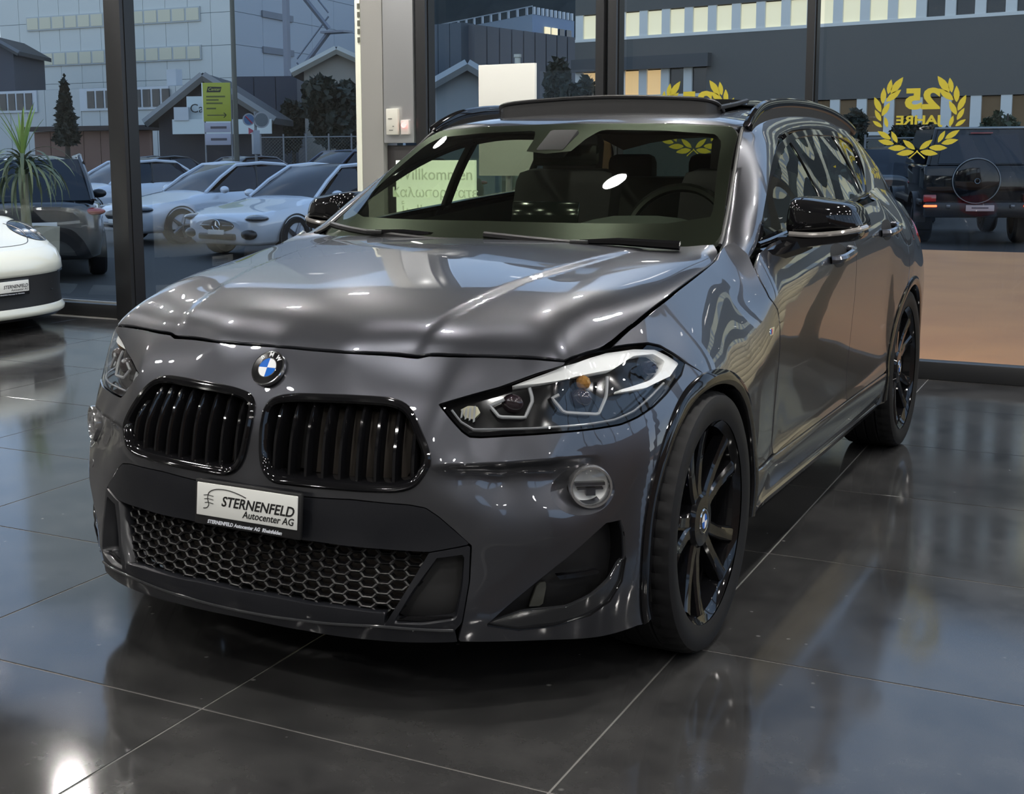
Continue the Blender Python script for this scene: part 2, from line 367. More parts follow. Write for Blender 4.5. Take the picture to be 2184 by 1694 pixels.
def text_obj(name, body, size, mat, M, parent=None, extrude=.0006, align='CENTER', shear=0.0, sx=1.0, bold=0.0):
    """lettering as a real mesh; M is the 4x4 placing the text's XY plane"""
    cu = bpy.data.curves.new(name, 'FONT'); cu.body = body; cu.size = size; cu.extrude = extrude; cu.align_x = align; cu.align_y = 'CENTER'; cu.shear = shear; cu.offset = bold
    cu.resolution_u = 3
    o = bpy.data.objects.new(name, cu); COL.objects.link(o)
    bpy.context.view_layer.update()
    me = bpy.data.meshes.new_from_object(o.evaluated_get(bpy.context.evaluated_depsgraph_get()))
    bpy.data.objects.remove(o); bpy.data.curves.remove(cu)
    me.name = name
    me.transform(Matrix(M) @ Matrix.Diagonal((sx, 1, 1, 1)))
    me.materials.clear()
    return link(name, me, mat, parent)
def frame(o, xdir, ydir):
    """matrix with origin o, text x axis, text y axis"""
    x = Vector(xdir).normalized(); y = Vector(ydir); y = (y - x*y.dot(x)).normalized(); z = x.cross(y)
    return Matrix(((x.x, y.x, z.x, o[0]), (x.y, y.y, z.y, o[1]), (x.z, y.z, z.z, o[2]), (0, 0, 0, 1)))
# ---------------------------------------------------------------- kit: panels trimmed out of a master surface
def inpoly(q, poly):
    q = np.asarray(q); x, y = q[:, 0], q[:, 1]; c = np.zeros(len(q), bool); px, py = poly[:, 0], poly[:, 1]
    j = len(poly)-1
    for i in range(len(poly)):
        k = (py[i] > y) != (py[j] > y)
        with np.errstate(divide='ignore', invalid='ignore'):
            xx = (px[j]-px[i])*(y-py[i])/(py[j]-py[i]) + px[i]
        c ^= k & (x < xx); j = i
    return c
def offset_loop(L, d):
    """move a closed 2D loop inwards by d (outwards when negative)"""
    L = np.asarray(L, float); a = np.roll(L, 1, 0); b = np.roll(L, -1, 0); t = b-a; n = np.stack([-t[:, 1], t[:, 0]], 1); n /= np.linalg.norm(n, axis=1)[:, None]+1e-12
    area = .5*np.sum(L[:, 0]*b[:, 1]-b[:, 0]*L[:, 1])
    return L + n*(d if area > 0 else -d)
def fill2d(outline, holes, step, lines=()):
    loops = [resample(outline, step*.7, True)] + [resample(h, step*.7, True) for h in holes]
    lo = loops[0].min(0); hi = loops[0].max(0)
    gx = np.arange(lo[0]+step/2, hi[0], step); gy = np.arange(lo[1]+step/2, hi[1], step*.87); X, Y = np.meshgrid(gx, gy); X = X + (np.arange(len(gy)) % 2)[:, None]*step/2
    g = np.stack([X.ravel(), Y.ravel()], 1); g = g[inpoly(g, loops[0])]
    for h in loops[1:]: g = g[~inpoly(g, h)]
    LV = np.vstack(loops)
    if len(g):
        keep = np.ones(len(g), bool)
        for i in range(0, len(g), 3000):
            keep[i:i+3000] = (np.linalg.norm(g[i:i+3000, None]-LV[None], axis=-1).min(1) > step*.5)
        g = g[keep]
    LN = [resample(l, step*.7) for l in lines]
    if LN:
        LV2 = np.vstack(LN)
        g = g[np.array([np.linalg.norm(LV2-p, axis=1).min() > step*.45 for p in g])]
    V = np.vstack([LV, g]+LN); E = []; o = len(LV)+len(g)
    for l in LN: E += [(o+i, o+i+1) for i in range(len(l)-1)]; o += len(l)
    o = 0
    for L in loops:
        n = len(L); E += [(o+i, o+(i+1) % n) for i in range(n)]; o += n
    r = geometry.delaunay_2d_cdt([Vector(v) for v in V.tolist()], E, [], 0, 1e-7)
    V2 = np.array([tuple(v) for v in r[0]]); T = np.array([f for f in r[2] if len(f) == 3])
    c = V2[T].mean(1); k = inpoly(c, loops[0])
    for h in loops[1:]: k &= ~inpoly(c, h)
    T = T[k]
    a, b, c = V2[T[:, 0]], V2[T[:, 1]], V2[T[:, 2]]
    ar = (b[:, 0]-a[:, 0])*(c[:, 1]-a[:, 1])-(c[:, 0]-a[:, 0])*(b[:, 1]-a[:, 1])
    T[ar < 0] = T[ar < 0][:, ::-1]
    return V2, T[np.abs(ar) > 1e-10]
def surf_normals(S, q, sgn, h=4e-4):
    a = S(q+[h, 0])-S(q-[h, 0]); b = S(q+[0, h])-S(q-[0, h]); n = np.cross(a, b)*sgn; return n/(np.linalg.norm(n, axis=1)[:, None]+1e-12)
def panel(name, S, outline, holes=(), step=.014, mat=None, parent=None, sgn=1, flange=.014, off=0.0, label=None, mirror=False, lines=()):
    """sheet metal: S(params)->xyz trimmed by outline and holes, edges folded inwards"""
    q, T = fill2d(np.asarray(outline, float), [np.asarray(h, float) for h in holes], step, lines)
    V = S(q); N = surf_normals(S, q, sgn); V = V + N*off
    F = T if sgn > 0 else T[:, ::-1]
    V = list(V); NN = list(N); F = [tuple(f) for f in F]
    if flange:
        cnt = {}
        for f in F:
            for i in range(3): cnt[(f[i], f[(i+1) % 3])] = 1
        be = [(a, b) for (a, b) in cnt if (b, a) not in cnt]
        top, bot = {}, {}
        on = {}
        for a, b in be:
            e = V[b]-V[a]; o = np.cross(e, NN[a])
            for k in (a, b): on[k] = on.get(k, 0)+o/(np.linalg.norm(o)+1e-12)
        for k, o in on.items():
            o = o/(np.linalg.norm(o)+1e-9); r = o*.75+NN[k]*.66
            top[k] = len(V); V.append(V[k]); NN.append(r/np.linalg.norm(r))
            bot[k] = len(V); V.append(V[k]-NN[k]*flange-o*0.0); NN.append(o)
        F += [(b, a, bot_a, bot_b) for a, b, bot_a, bot_b in ((top[a], top[b], bot[a], bot[b]) for a, b in be)]
    V = np.array(V); NN = np.array(NN)
    if mirror: V[:, 0] *= -1; NN[:, 0] *= -1; F = [f[::-1] for f in F]
    me = mesh(name, V, F); me.shade_smooth()
    me.normals_split_custom_set_from_vertices([tuple(n) for n in NN])
    return link(name, me, mat, parent, label)
def tube_on(S, loop, r, n=8, off=0.0, sgn=1, closed=True):
    L = np.asarray(loop, float); p = S(L) + surf_normals(S, L, sgn)*off
    return MB().tube([tuple(v) for v in p], r, n, closed=closed)
# ================================================================ the grey crossover
def make_main_car():
    paint = carpaint('grey_metallic_paint', (.064, .067, .079), .85, .33)
    gloss = P('gloss_black', (.006, .006, .007), .06, 0, 0, .5)
    satin = P('satin_black', (.012, .012, .013), .45)
    darkp = P('anthracite_trim', (.013, .014, .018), .3, .2, .2)
    chrome = P('chrome', (.75, .76, .78), .08, 1.0)
    silver = P('satin_silver', (.75, .77, .78), .25, .85)
    rubber = P('tyre_rubber', (.009, .009, .010), .6, spec=.25)
    lensg = G('headlight_lens', (.97, .98, .99), 1.38)
    wglass = G('windscreen_glass', (.60, .67, .56), 1.45)
    sglass = G('side_window_glass', (.62, .68, .60), 1.7)
    white = P('white_plate', (.80, .81, .78), .35)
    black = P('print_black', (.01, .01, .01), .5)
    grey = P('led_ring_grey', (.32, .33, .34), .4)
    radi = P('radiator_brown', (.04, .032, .026), .55, .3)
    void = P('deep_black', (.003, .003, .003), .8)
    root = empty('car', (0, 0, 0))
    tag(root, 'dark grey metallic crossover with black grilles and open sunroof in the middle', 'car')
    tY = lambda y: float(np.interp(y, _plan[:, 1], _PT))
    sg = 1
    def W(off=0.0): return lambda q: wrap(q, off)
    KID = [(.0165, .6299), (.0135, .68), (.0165, .7085), (.033, .7277), (.0821, .7397), (.201, .7463), (.3144, .7474), (.3706, .7448), (.4049, .7355), (.4295, .7174), (.4543, .6789), (.4747, .6397), (.4809, .6134), (.4719, .5905), (.4462, .5579), (.4122, .5441), (.341, .5384), (.2343, .5355), (.1199, .5335), (.0715, .535), (.0421, .5513), (.0256, .578)]
    HL = [(.4902, .7377), (.5485, .7516), (.6519, .7742), (.7594, .8046), (.8437, .8264), (.9072, .8375), (1.0177, .8402), (1.1208, .8405), (1.2079, .8367), (1.2536, .8254), (1.2934, .801), (1.3246, .7768), (1.2832, .7504), (1.1871, .7166), (1.1159, .6964), (1.0446, .682), (.98, .6734), (.8784, .6720), (.7755, .6705), (.6775, .6674), (.5985, .6631), (.5729, .6644), (.5533, .6759), (.5231, .7046)]
    INT = [(.9408, .4615), (.8973, .4609), (.8656, .4397), (.7934, .3843), (.7227, .3321), (.6515, .278), (.6081, .241), (.6858, .2205), (.7748, .2212), (.8612, .2416), (.9135, .2682), (.9456, .3117), (.9556, .3684), (.9522, .4266)]
    FOGR = [(.7708, .5366), (.8038, .5778), (.8496, .5982), (.9014, .5841), (.9302, .5383), (.9032, .4989), (.8428, .4832), (.7948, .4955)]
    PANT = [(0, .513), (.163, .512), (.29, .518), (.348, .5175), (.43, .5165), (.47, .511), (.5, .492), (.538, .46), (.577, .428)]
    FANGO = [(.4786, .4068), (.5738, .4247), (.5703, .3448), (.5544, .2522), (.5386, .2333), (.3827, .2415)]
    FANG = [(.4972, .3969), (.5608, .4058), (.5565, .3348), (.5431, .2594), (.4672, .2484), (.4021, .2486), (.4442, .3236)]
    mir = lambda L: [(-a, b) for a, b in L][::-1]
    sm = lambda L, n=6: crom(L, n, True)
    def both(L):                # half outline from centre to centre -> full symmetric loop
        return L + [(-a, b) for a, b in L[::-1] if a > 1e-6]
    def arc(yc, r, a0, a1, n=26, zc=.344):
        return [(tY(yc + r*math.cos(a)), zc + r*math.sin(a)) for a in np.linspace(a0, a1, n)]
    AR = .402
    # ---- bumper skin (one piece, left to right)
    kid = sm(KID, 5); fog = sm(FOGR, 6); intk = np.array(INT)
    half = [(a, b-.004) for a, b in HOODF] + [(.832, .8215)] + HL[3::-1] + HL[:11:-1] + [(1.318, .7755)] + [(1.372, .7454)]
    lowarc = arc(0, AR, math.radians(112), math.radians(205), 22)
    half += lowarc + [(1.03, .178), (.9, .18), (.75, .188), (.6, .2), (.546, .205), (.5575, .252), (.5735, .345), (.578, .424)] + PANT[::-1][1:]
    panel('front_bumper', W(), both(half), [kid, kid*[-1, 1], fog, fog*[-1, 1], intk, intk*[-1, 1]], .012, paint, root, sg, lines=[np.array([(a*s_, np.interp(a, _crt, _crz)+dz) for a in np.linspace(a0, a1, 40)]) for s_ in (1, -1) for dz, a0, a1 in ((0, .50, .80), (.008, .5, .79), (-.007, .5, .79), (-.016, .5, .775))])
    # ---- dark centre panel, splitter, lower grille
    pp = [(a, b-.003) for a, b in PANT[:-1]] + [(.573, .4275), (.4786, .4095), (.35, .409), (0, .4095)]
    panel('lower_bumper_panel', W(), both(pp), [], .014, darkp, root, sg, .03, label='dark anthracite panel behind the number plate')
    sp = [(0, .2717), (.256, .2713), (.384, .2717), (.3827, .244), (.5386, .236), (.544, .205), (.24, .203), (0, .205)]
    o = panel('front_splitter', W(.004), both(sp), [], .014, darkp, root, sg, .05)
    eg = [(0, .2235), (.09, .2245), (.256, .2325), (.355, .240), (.3827, .2405), (.46, .2385), (.536, .2345)]
    tube_on(W(.006), resample([(-a, b) for a, b in eg[::-1]] + eg[1:], .02), .0035, 6, closed=False).build('splitter_edge', P('edge_gloss', (.05, .052, .056), .12, .3, 1.0), o)
    gr = empty('lower_grille', parent=root)
    gq = [(0, .412), (.48, .412), (.45, .34), (.395, .262), (0, .262)]
    bk = panel('grille_backing', W(-.075), both(gq), [], .03, radi, gr, sg, 0)
    mb = MB(); hx, hz = .047, .0215; GP = np.array(both(gq))
    for r in range(-1, 12):
        for c in range(-22, 23):
            ct, cz = c*hx*1.5*1.02, .262+.008+r*hz*1.0 + (0)
            cz = .27 + r*hz + (hz/2 if c % 2 else 0); ct = c*hx*.78
            hexp = np.array([(ct+hx*.5*ca, cz+hz*.46*sa) for ca, sa in ((1, 0), (.55, 1), (-.55, 1), (-1, 0), (-.55, -1), (.55, -1))])
            if not inpoly(np.array([[ct, cz]]), GP)[0]: continue
            outer = wrap(hexp, -.028); inner = wrap((hexp-[ct, cz])*.80+[ct, cz], -.030); deep = wrap((hexp-[ct, cz])*.72+[ct, cz], -.044)
            n = 6; V = np.vstack([outer, inner, deep]); F = []
            for i in range(6):
                j = (i+1) % 6; F += [(i, j, n+j, n+i), (n+i, n+j, 2*n+j, 2*n+i)]
            mb.add(V, F)
    mb.build('honeycomb_mesh', P('mesh_black', (.008, .008, .009), .35), gr, smooth=False, fix=False)
    for s in (1, -1):
        fo = np.array(FANGO)*[s, 1]; fi = np.array(FANG)*[s, 1]
        cu = empty('air_curtain', parent=root)
        panel('curtain_frame', W(.003), fo, [resample(fi, .012, True)], .012, darkp, cu, sg, .05)
        panel('curtain_duct', W(-.05), fi*[1, 1], [], .03, satin, cu, sg, 0)
        bl = np.array([(.41, .2515), (.535, .2515), (.5375, .262), (.432, .262)])*[s, 1]
        panel('curtain_blade', W(-.012), bl, [], .012, gloss, cu, sg, .006)
        # side intake
        it = empty('side_intake', parent=root)
        panel('intake_duct', W(-.055), intk*[s, 1], [], .03, satin, it, sg, 0)
        wall = resample(intk*[s, 1], .015, True)
        MB().grid([wrap(wall, 0), wrap(wall, -.06)]+[]).build('intake_wall', satin, it) if False else None
        a = wrap(wall, -.002); b = wrap(wall, -.056); n = len(a)
        MB().add(np.vstack([a, b]), [(i, (i+1) % n, n+(i+1) % n, n+i) for i in range(n)]).build('intake_wall', gloss, it)
        sl = np.array([(.7816, .3411), (.8877, .3475), (.8945, .3377), (.7865, .3317)])*[s, 1]
        panel('intake_slat', W(-.018), sl, [], .02, gloss, it, sg, .02)
        tr = np.array([(.6106, .2436), (.6956, .2647), (.8025, .2663), (.865, .29), (.913, .3213), (.9419, .3596), (.956, .366), (.9556, .3169), (.93, .2729), (.87, .2434), (.777, .2224), (.6871, .2215)])*[s, 1]
        panel('intake_trim', W(-.006), tr, [], .012, P('intake_trim_gloss', (.03, .031, .034), .10, .2, 1.0), it, sg, .012)
        tube_on(W(-.001), np.array([(.612, .2405), (.6858, .2215), (.7748, .2222), (.8612, .2426), (.9125, .269), (.9446, .312), (.9546, .3684)])*[s, 1], .0028, 6, closed=False).build('intake_edge', silver if False else gloss, it)
        sv = np.array([(.72, .262), (.755, .262), (.765, .318), (.742, .318)])*[s, 1]
        panel('intake_fin', W(-.04), sv, [], .02, P('fin_grey', (.08, .08, .07), .4), it, sg, .01)
        # ---- kidney grille
        kg = empty('kidney_grille', parent=root)
        kl = resample(kid*[s, 1], .012, True); ctr = kl.mean(0)
        def ring(sc, off): 
            q = offset_loop(kl, sc); return wrap(q, off)
        prof = [(-.001, -.004), (.000, .006), (.005, .011), (.012, .010), (.018, .004), (.021, -.012), (.022, -.045)]
        MB().grid([list(ring(a_, b_)) + [ring(a_, b_)[0]] for a_, b_ in prof]).build('grille_frame', gloss, kg)
        ki = offset_loop(kl, .019)
        panel('grille_backing', W(-.085), ki, [], .03, void, kg, sg, 0)
        rq = np.array([(.12, .55), (.40, .55), (.44, .62), (.40, .70), (.12, .70)])*[s, 1]
        panel('radiator', W(-.075), rq, [], .04, radi, kg, sg, 0)
        t0, t1 = ki[:, 0].min() if s > 0 else -ki[:, 0].max(), ki[:, 0].max() if s > 0 else -ki[:, 0].min()
        for k in range(9):
            tt = t0 + (t1-t0)*(k+.55)/9.1
            zz = np.linspace(.5, .78, 140); m = inpoly(np.c_[np.full(140, tt)*s, zz], ki)
            if not m.any(): continue
            za, zb = zz[m].min()-.004, zz[m].max()+.004
            rows = []
            for z in np.linspace(za, zb, 9):
                u = (z-za)/(zb-za); bow = .006*math.sin(PI*u) + .012*(1-math.cos(PI*max(0, u-.8)/.4))*-.6
                wd = .0095
                rows.append([wrap([[s*(tt-wd), z]], -.045)[0], wrap([[s*(tt-wd*.9), z]], -.018+bow)[0], wrap([[s*(tt-wd*.35), z]], -.009+bow)[0], wrap([[s*(tt+wd*.35), z]], -.009+bow)[0], wrap([[s*(tt+wd*.9), z]], -.018+bow)[0], wrap([[s*(tt+wd), z]], -.045)[0]])
            MB().grid(rows).build('slat', gloss, kg)
        # ---- headlight
        h = empty('headlight', parent=root)
        hl = np.array(HL)*[s, 1]; hi = offset_loop(resample(hl, .01, True), .004)
        panel('lamp_housing', W(-.045), hi, [], .03, P('lamp_black', (.008, .008, .009), .12), h, sg, 0)
        a = wrap(hi, -.003); b = wrap(hi, -.046); n = len(a)
        MB().add(np.vstack([a, b]), [(i, (i+1) % n, n+(i+1) % n, n+i) for i in range(n)]).build('lamp_bezel', gloss, h)
        HLW = np.array([(.6894, .7728), (.8402, .8157), (1.0292, .8287), (1.1603, .8261), (1.2476, .816), (1.2855, .7971), (1.315, .7752), (1.2582, .7508), (1.2022, .7452), (1.1398, .7386), (1.025, .7411), (1.0335, .7467), (1.177, .7528), (1.2297, .7648), (1.2661, .7868), (1.236, .8072), (1.1468, .8123), (1.0259, .7931), (.8757, .7906), (.7612, .7785)])*[s, 1]
        panel('lamp_reflector', W(-.016), HLW, [], .012, P('lamp_white', (.95, .95, .93), .45, 0, .3), h, sg, .025)
        for R in ([(.7375, .7683), (.7426, .7418), (.7177, .7041), (.6501, .7055), (.6275, .7292), (.6658, .7434)], [(.9966, .7779), (.9699, .7367), (.9283, .7002), (.8238, .7124), (.7955, .7452), (.816, .7519)]):
            rr = resample(np.array(R)*[s, 1], .01)
            tube_on(W(-.02), rr, .0042, 6, closed=False).build('light_ring', grey, h)
            c = np.array(R).mean(0)*[s, 1]; p = wrap([c], -.034)[0]; nn = surf_normals(W(), np.array([c]), sg)[0]
            l = MB().ico(p, .028, 3, (1, .6, .8)).build('projector_lens', P('projector_glass', (.02, .012, .016), .03, 0, 1.0), h)
        hb = np.array([(.5255, .7224), (.5495, .6968), (.5827, .6795), (.6803, .6811), (.7803, .6828), (.8862, .6835), (.9698, .6848), (1.0467, .695), (1.1307, .7173), (1.2127, .7402)])*[s, 1]
        tube_on(W(-.012), resample(hb, .012), .003, 6, closed=False).build('light_strip', P('strip_silver', (.45, .46, .48), .2, .6), h)
        sgq = np.array([(.5484, .7198), (.5691, .7279), (.5933, .7263), (.6016, .7123), (.5828, .6982), (.5589, .7027)])*[s, 1]
        panel('turn_signal', W(-.03), sgq, [], .01, P('signal_cream', (.55, .52, .38), .25, .3), h, sg, .01)
        for k in range(4):
            q = np.array([(.548+.011*k, .702-.003*k), (.553+.011*k, .702-.003*k), (.556+.011*k, .723+.002*k), (.551+.011*k, .723+.002*k)])*[s, 1]
            panel('signal_rib', W(-.024), q, [], .01, grey, h, sg, .006)
        cq = wrap([[s*1.2, .776]], -.026)[0]
        MB().ico(cq, .024, 2, (1, 1.4, .8)).build('side_bulb', P('crystal_dark', (.04, .04, .06), .08, .6), h, smooth=False)
        cq = wrap([[s*.905, .772]], -.028)[0]
        MB().ico(cq, .018, 2).build('amber_bulb', P('crystal_amber', (.55, .28, .08), .1, .5), h, smooth=False)
        panel('lens', W(-.001), hi, [], .014, lensg, h, sg, 0)
        # ---- fog lamp
        fl = empty('fog_lamp', parent=root)
        fr = resample(fog*[s, 1], .012, True); fc = np.array([.868*s, .5455])
        p = wrap([fc], 0)[0]; nn = surf_normals(W(), np.array([fc]), sg)[0]
        nn = np.array([nn[0]*.8, nn[1], 0.02]); nn /= np.linalg.norm(nn); ux = np.cross([0, 0, 1], nn); ux /= np.linalg.norm(ux); uz = np.cross(nn, ux)
        L0 = wrap(fr, -.001); rows = [L0]
        cc = p - nn*.02
        for k_, dp in ((.82, -.012), (.66, -.03), (.55, -.04)):
            rows.append(np.array([cc + (v-cc)*k_ + nn*dp*.3 for v in L0]))
        MB().grid([list(r_)+[r_[0]] for r_ in rows]).build('fog_recess', paint, fl)
        def disc(prof, nm, mt, n=40):
            V = []; 
            for i in range(n):
                a_ = 2*PI*i/n
                for r_, h_ in prof: V.append(p + (ux*math.cos(a_)+uz*math.sin(a_))*r_ + nn*h_)
            k_ = len(prof); F = [(i*k_+q, ((i+1) % n)*k_+q, ((i+1) % n)*k_+q+1, i*k_+q+1) for i in range(n) for q in range(k_-1)]
            return MB().add(V, F).build(nm, mt, fl)
        disc([(.050, -.05), (.050, .006), (.0485, .010), (.044, .010), (.042, .004), (.041, -.012)], 'fog_bezel', P('fog_bezel', (.70, .70, .71), .15, .9))
        disc([(.0425, -.012), (.03, -.022), (.012, -.026), (.0001, -.026)], 'fog_reflector', P('fog_reflector', (.95, .95, .94), .35, .25))
        mb = MB()
        for (x0, x1, z0, z1) in ((-.036, .034, .002, .009), (-.010, .012, -.022, -.004), (-.03, .03, -.008, -.004)):
            V = [p + ux*a_ + uz*b_ + nn*h_ for h_ in (-.02, -.004) for a_, b_ in ((x0, z0), (x1, z0), (x1, z1), (x0, z1))]
            mb.add(V, [(0, 1, 2, 3), (4, 5, 6, 7), (0, 1, 5, 4), (1, 2, 6, 5), (2, 3, 7, 6), (3, 0, 4, 7)])
        mb.build('fog_optic', P('fog_optic_grey', (.035, .035, .04), .2), fl, smooth=False)
        disc([(.0440, .007), (.036, .011), (.02, .0145), (.0001, .016)], 'fog_lens', lensg)
        # ---- parking sensors
        for q in ((.7691, .4496), (.3121, .49)):
            qq = np.array([(q[0]*s+.011*math.cos(a_), q[1]+.011*math.sin(a_)) for a_ in np.linspace(0, 2*PI, 16, endpoint=False)])
            panel('parking_sensor', W(.0006), qq, [], .01, paint if q[0] > .5 else darkp, root, sg, .004)
    # ---- round badge
    bd = empty('badge', parent=root)
    c = wrap([[0, .790]], .004)[0]; nn = surf_normals(W(), np.array([[0.0, .790]]), sg)[0]; nn = nn*math.cos(.16) + np.array([0, 0, math.sin(.16)]); nn /= np.linalg.norm(nn); KB = 1.1; c = c + nn*.004
    ux = np.array([1.0, 0, 0]); uz = np.cross(nn, ux); uz = uz if uz[2] > 0 else -uz
    def bdisc(prof, nm, mt, a0=0, a1=2*PI, n=40):
        full = a1-a0 > 6.2; V = []; m_ = n if full else n+1
        for i in range(m_):
            a_ = a0+(a1-a0)*i/n
            for r_, h_ in prof: V.append(c + (ux*math.cos(a_)+uz*math.sin(a_))*r_*KB + nn*h_)
        k_ = len(prof); F = [(i*k_+q, ((i+1) % m_)*k_+q, ((i+1) % m_)*k_+q+1, i*k_+q+1) for i in range(n) for q in range(k_-1)]
        return MB().add(V, F).build(nm, mt, bd)
    bdisc([(.042, -.006), (.0418, .003), (.0405, .0045), (.0385, .0042)], 'outer_ring', chrome)
    bdisc([(.0385, .0042), (.0245, .0052)], 'black_band', P('badge_black', (.006, .006, .007), .15))
    bdisc([(.0245, .0052), (.0235, .0062), (.0225, .0056)], 'inner_ring', chrome)
    blue = P('badge_blue', (.015, .13, .55), .15); bw = P('badge_white', (.82, .84, .86), .2)
    for k in range(4): bdisc([(.0225, .0054), (.0001, .006)], 'badge_quadrant', bw if k % 2 == 0 else blue, k*PI/2, (k+1)*PI/2, 8)
    for ch, a_ in (('B', 132), ('M', 90), ('W', 48)):
        a_ = math.radians(a_); o_ = c + (ux*math.cos(a_)+uz*math.sin(a_))*.0313*KB + nn*.0052
        rd = ux*math.cos(a_)+uz*math.sin(a_); xd = ux*math.sin(a_)-uz*math.cos(a_)
        text_obj('badge_letter', ch, .0155, bw, frame(o_, xd, rd), bd, .0008, bold=.0004)
    # ---- number plate
    npl = empty('number_plate', parent=root)
    pc = np.array([.0, -.8238, .4788]); tl = math.radians(5.5); pu = np.array([0, math.sin(tl)*-1, 0]); up = np.array([0, math.sin(tl), math.cos(tl)]); fw = np.array([0, -math.cos(tl), math.sin(tl)])
    pc = pc + np.array([.012, 0, 0])
    R3 = Matrix(((1, 0, 0), (0, -fw[1], up[1]), (0, -fw[2], up[2])))
    MB().box(pc - fw*.006 - up*.008, (.318, .012, .112), .005, M=R3).build('plate_holder', satin, npl)
    MB().box(pc + fw*.001, (.300, .004, .080), .0015, M=R3).build('plate_panel', white, npl)
    FR = lambda dx, dz, h=.0034: frame(pc + np.array([dx, 0, 0]) + up*dz + fw*h, (1, 0, 0), up)
    text_obj('plate_name', 'STERNENFELD', .034, black, FR(.033, .000), npl, .0004, shear=.25, sx=.98, bold=.0006)
    text_obj('plate_subtitle', 'Autocenter AG', .024, black, FR(.066, -.0235), npl, .0004, shear=.2, sx=.98, bold=.0003)
    text_obj('holder_text', 'STERNENFELD Autocenter AG  Rheinfelden', .0125, P('print_white', (.75, .78, .85), .5), FR(-.005, -.0535, .0015), npl, .0004, shear=.25, sx=.97, bold=.0004)
    crv = [(-.128, -.022), (-.118, -.02), (-.112, -.012), (-.116, .004), (-.112, .018), (-.095, .027), (-.06, .030), (-.02, .024), (.0, .018)]
    cp = crom(crv, 6); MB().tube([pc + np.array([a_, 0, 0])+up*b_+fw*.0036 for a_, b_ in cp], .0011, 5).build('plate_logo', black, npl)
    for k in range(3):
        cp = [(-.128+.002*k, .010-.009*k), (-.115, .012-.009*k), (-.098, .010-.009*k)]
        MB().tube([pc + np.array([a_, 0, 0])+up*b_+fw*.0036 for a_, b_ in cp], .0008, 5).build('plate_logo', black, npl)
    # ---- hood
    es = EDGE_S[:-5]; ef = EDGE_F
    hh = [(p[0], p[1]+.003) for p in ef] + [(p[0]-.005, p[1]+.001) for p in es[1:]] + [(.725, .492), (.68, .50), (.55, .475), (.35, .42), (.15, .385), (0, .375)]
    panel('hood', hood, both(hh), [], .016, paint, root, 1, .02)
    # ---- fenders, doors, quarter panels, sills
    hed = [(a, b-.003) for a, b in HED]
    belt = lambda y: 1.02 + .053*(y-.8)
    FD = [(tY(.56), 1.0), (1.963, .96), (1.957, .923), (1.967, .875), (2.0076, .837), (2.03, .779), (2.0435, .721), (2.048, .6635), (2.045, .595), (2.035, .5), (2.025, .40)]
    for s in (1, -1):
        M = np.array([s, 1])
        fe = [(1.328, .7768), (1.2954, .8045), (1.2556, .829), (1.2079, .8402), (1.1208, .844), (1.06, .8445)] + [h_ for h_ in hed if h_[0] > 1.09] + [(tY(.54), 1.035)] + [(a-.004, b) for a, b in FD]
        fe += arc(0, AR, math.radians(8), math.radians(110), 30) + [(1.376, .7454)]
        panel('fender', W(), np.array(fe)*M, [], .014, paint, root, sg)
        # vent badge on the fender
        q = np.array([(1.937, .790), (1.975, .790), (1.969, .768), (1.931, .768)])
        fb = empty('fender_badge', parent=root)
        panel('badge_plate', W(.001), q*M, [], .01, chrome, fb, sg, .002)
        for k, cl in enumerate(((.05, .25, .6), (.02, .04, .25), (.6, .02, .03))):
            q2 = np.array([(1.939+.006*k, .787), (1.944+.006*k, .787), (1.9385+.006*k, .771), (1.9335+.006*k, .771)])
            panel('badge_stripe', W(.0016), q2*M, [], .01, P('stripe%d' % k, cl, .3), fb, sg, .001)
        fd = [(a+.004, b) for a, b in FD[1:]] + [(2.05, .394)] + [(tY(y), .394) for y in np.linspace(.7, 1.57, 8)] + [(tY(1.58), .5), (tY(1.60), .62), (tY(1.61), .75), (tY(1.60), .93), (tY(1.60), belt(1.6))] + [(tY(y), belt(y)) for y in np.linspace(1.45, .75, 6)] + [(tY(.62), 1.0)]
        d = empty('front_door', parent=root)
        panel('door_skin', W(), np.array(fd)*M, [], .02, paint, d, sg)
        rd = [(tY(1.605), belt(1.6)), (tY(1.605), .93), (tY(1.615), .75), (tY(1.605), .62), (tY(1.585), .5), (tY(1.575), .394), (tY(1.9), .394), (tY(2.2), .394)] + [(tY(2.67+AR*math.cos(a)), .344+AR*math.sin(a)) for a in np.radians(np.linspace(172, 112, 14))] + [(tY(2.55), .78), (tY(2.56), .9), (tY(2.50), 1.04), (tY(2.36), 1.10)] + [(tY(y), belt(y)) for y in (2.2, 2.0, 1.8)]
        d2 = empty('rear_door', parent=root)
        panel('door_skin', W(), np.array(rd)*M, [], .02, paint, d2, sg)
        qp = [(tY(2.37), 1.108), (tY(2.51), 1.045), (tY(2.567), .9), (tY(2.557), .78)] + [(tY(2.67+AR*math.cos(a)), .344+AR*math.sin(a)) for a in np.radians(np.linspace(110, -8, 24))] + [(tY(3.1), .28), (tY(3.3), .29), (tY(3.42), .5), (tY(3.38), .8), (tY(3.36), .96), (tY(3.2), 1.01), (tY(3.0), 1.06), (tY(2.8), 1.105), (tY(2.6), 1.125)]
        panel('quarter_panel', W(), np.array(qp)*M, [], .02, paint, root, sg)
        sl = [(tY(.38), .26), (tY(.40), .33), (tY(.41), .388), (tY(1.0), .388), (tY(1.6), .388), (tY(2.25), .388), (tY(2.28), .33), (tY(2.3), .255), (tY(1.6), .232), (tY(1.0), .232)]
        so = panel('side_sill', W(), np.array(sl)*M, [], .02, paint, root, sg, .05)
        ub = np.array([(tY(.5), .232), (tY(1.3), .228), (tY(2.2), .238), (tY(2.2), .262), (tY(1.3), .252), (tY(.5), .255)])*M
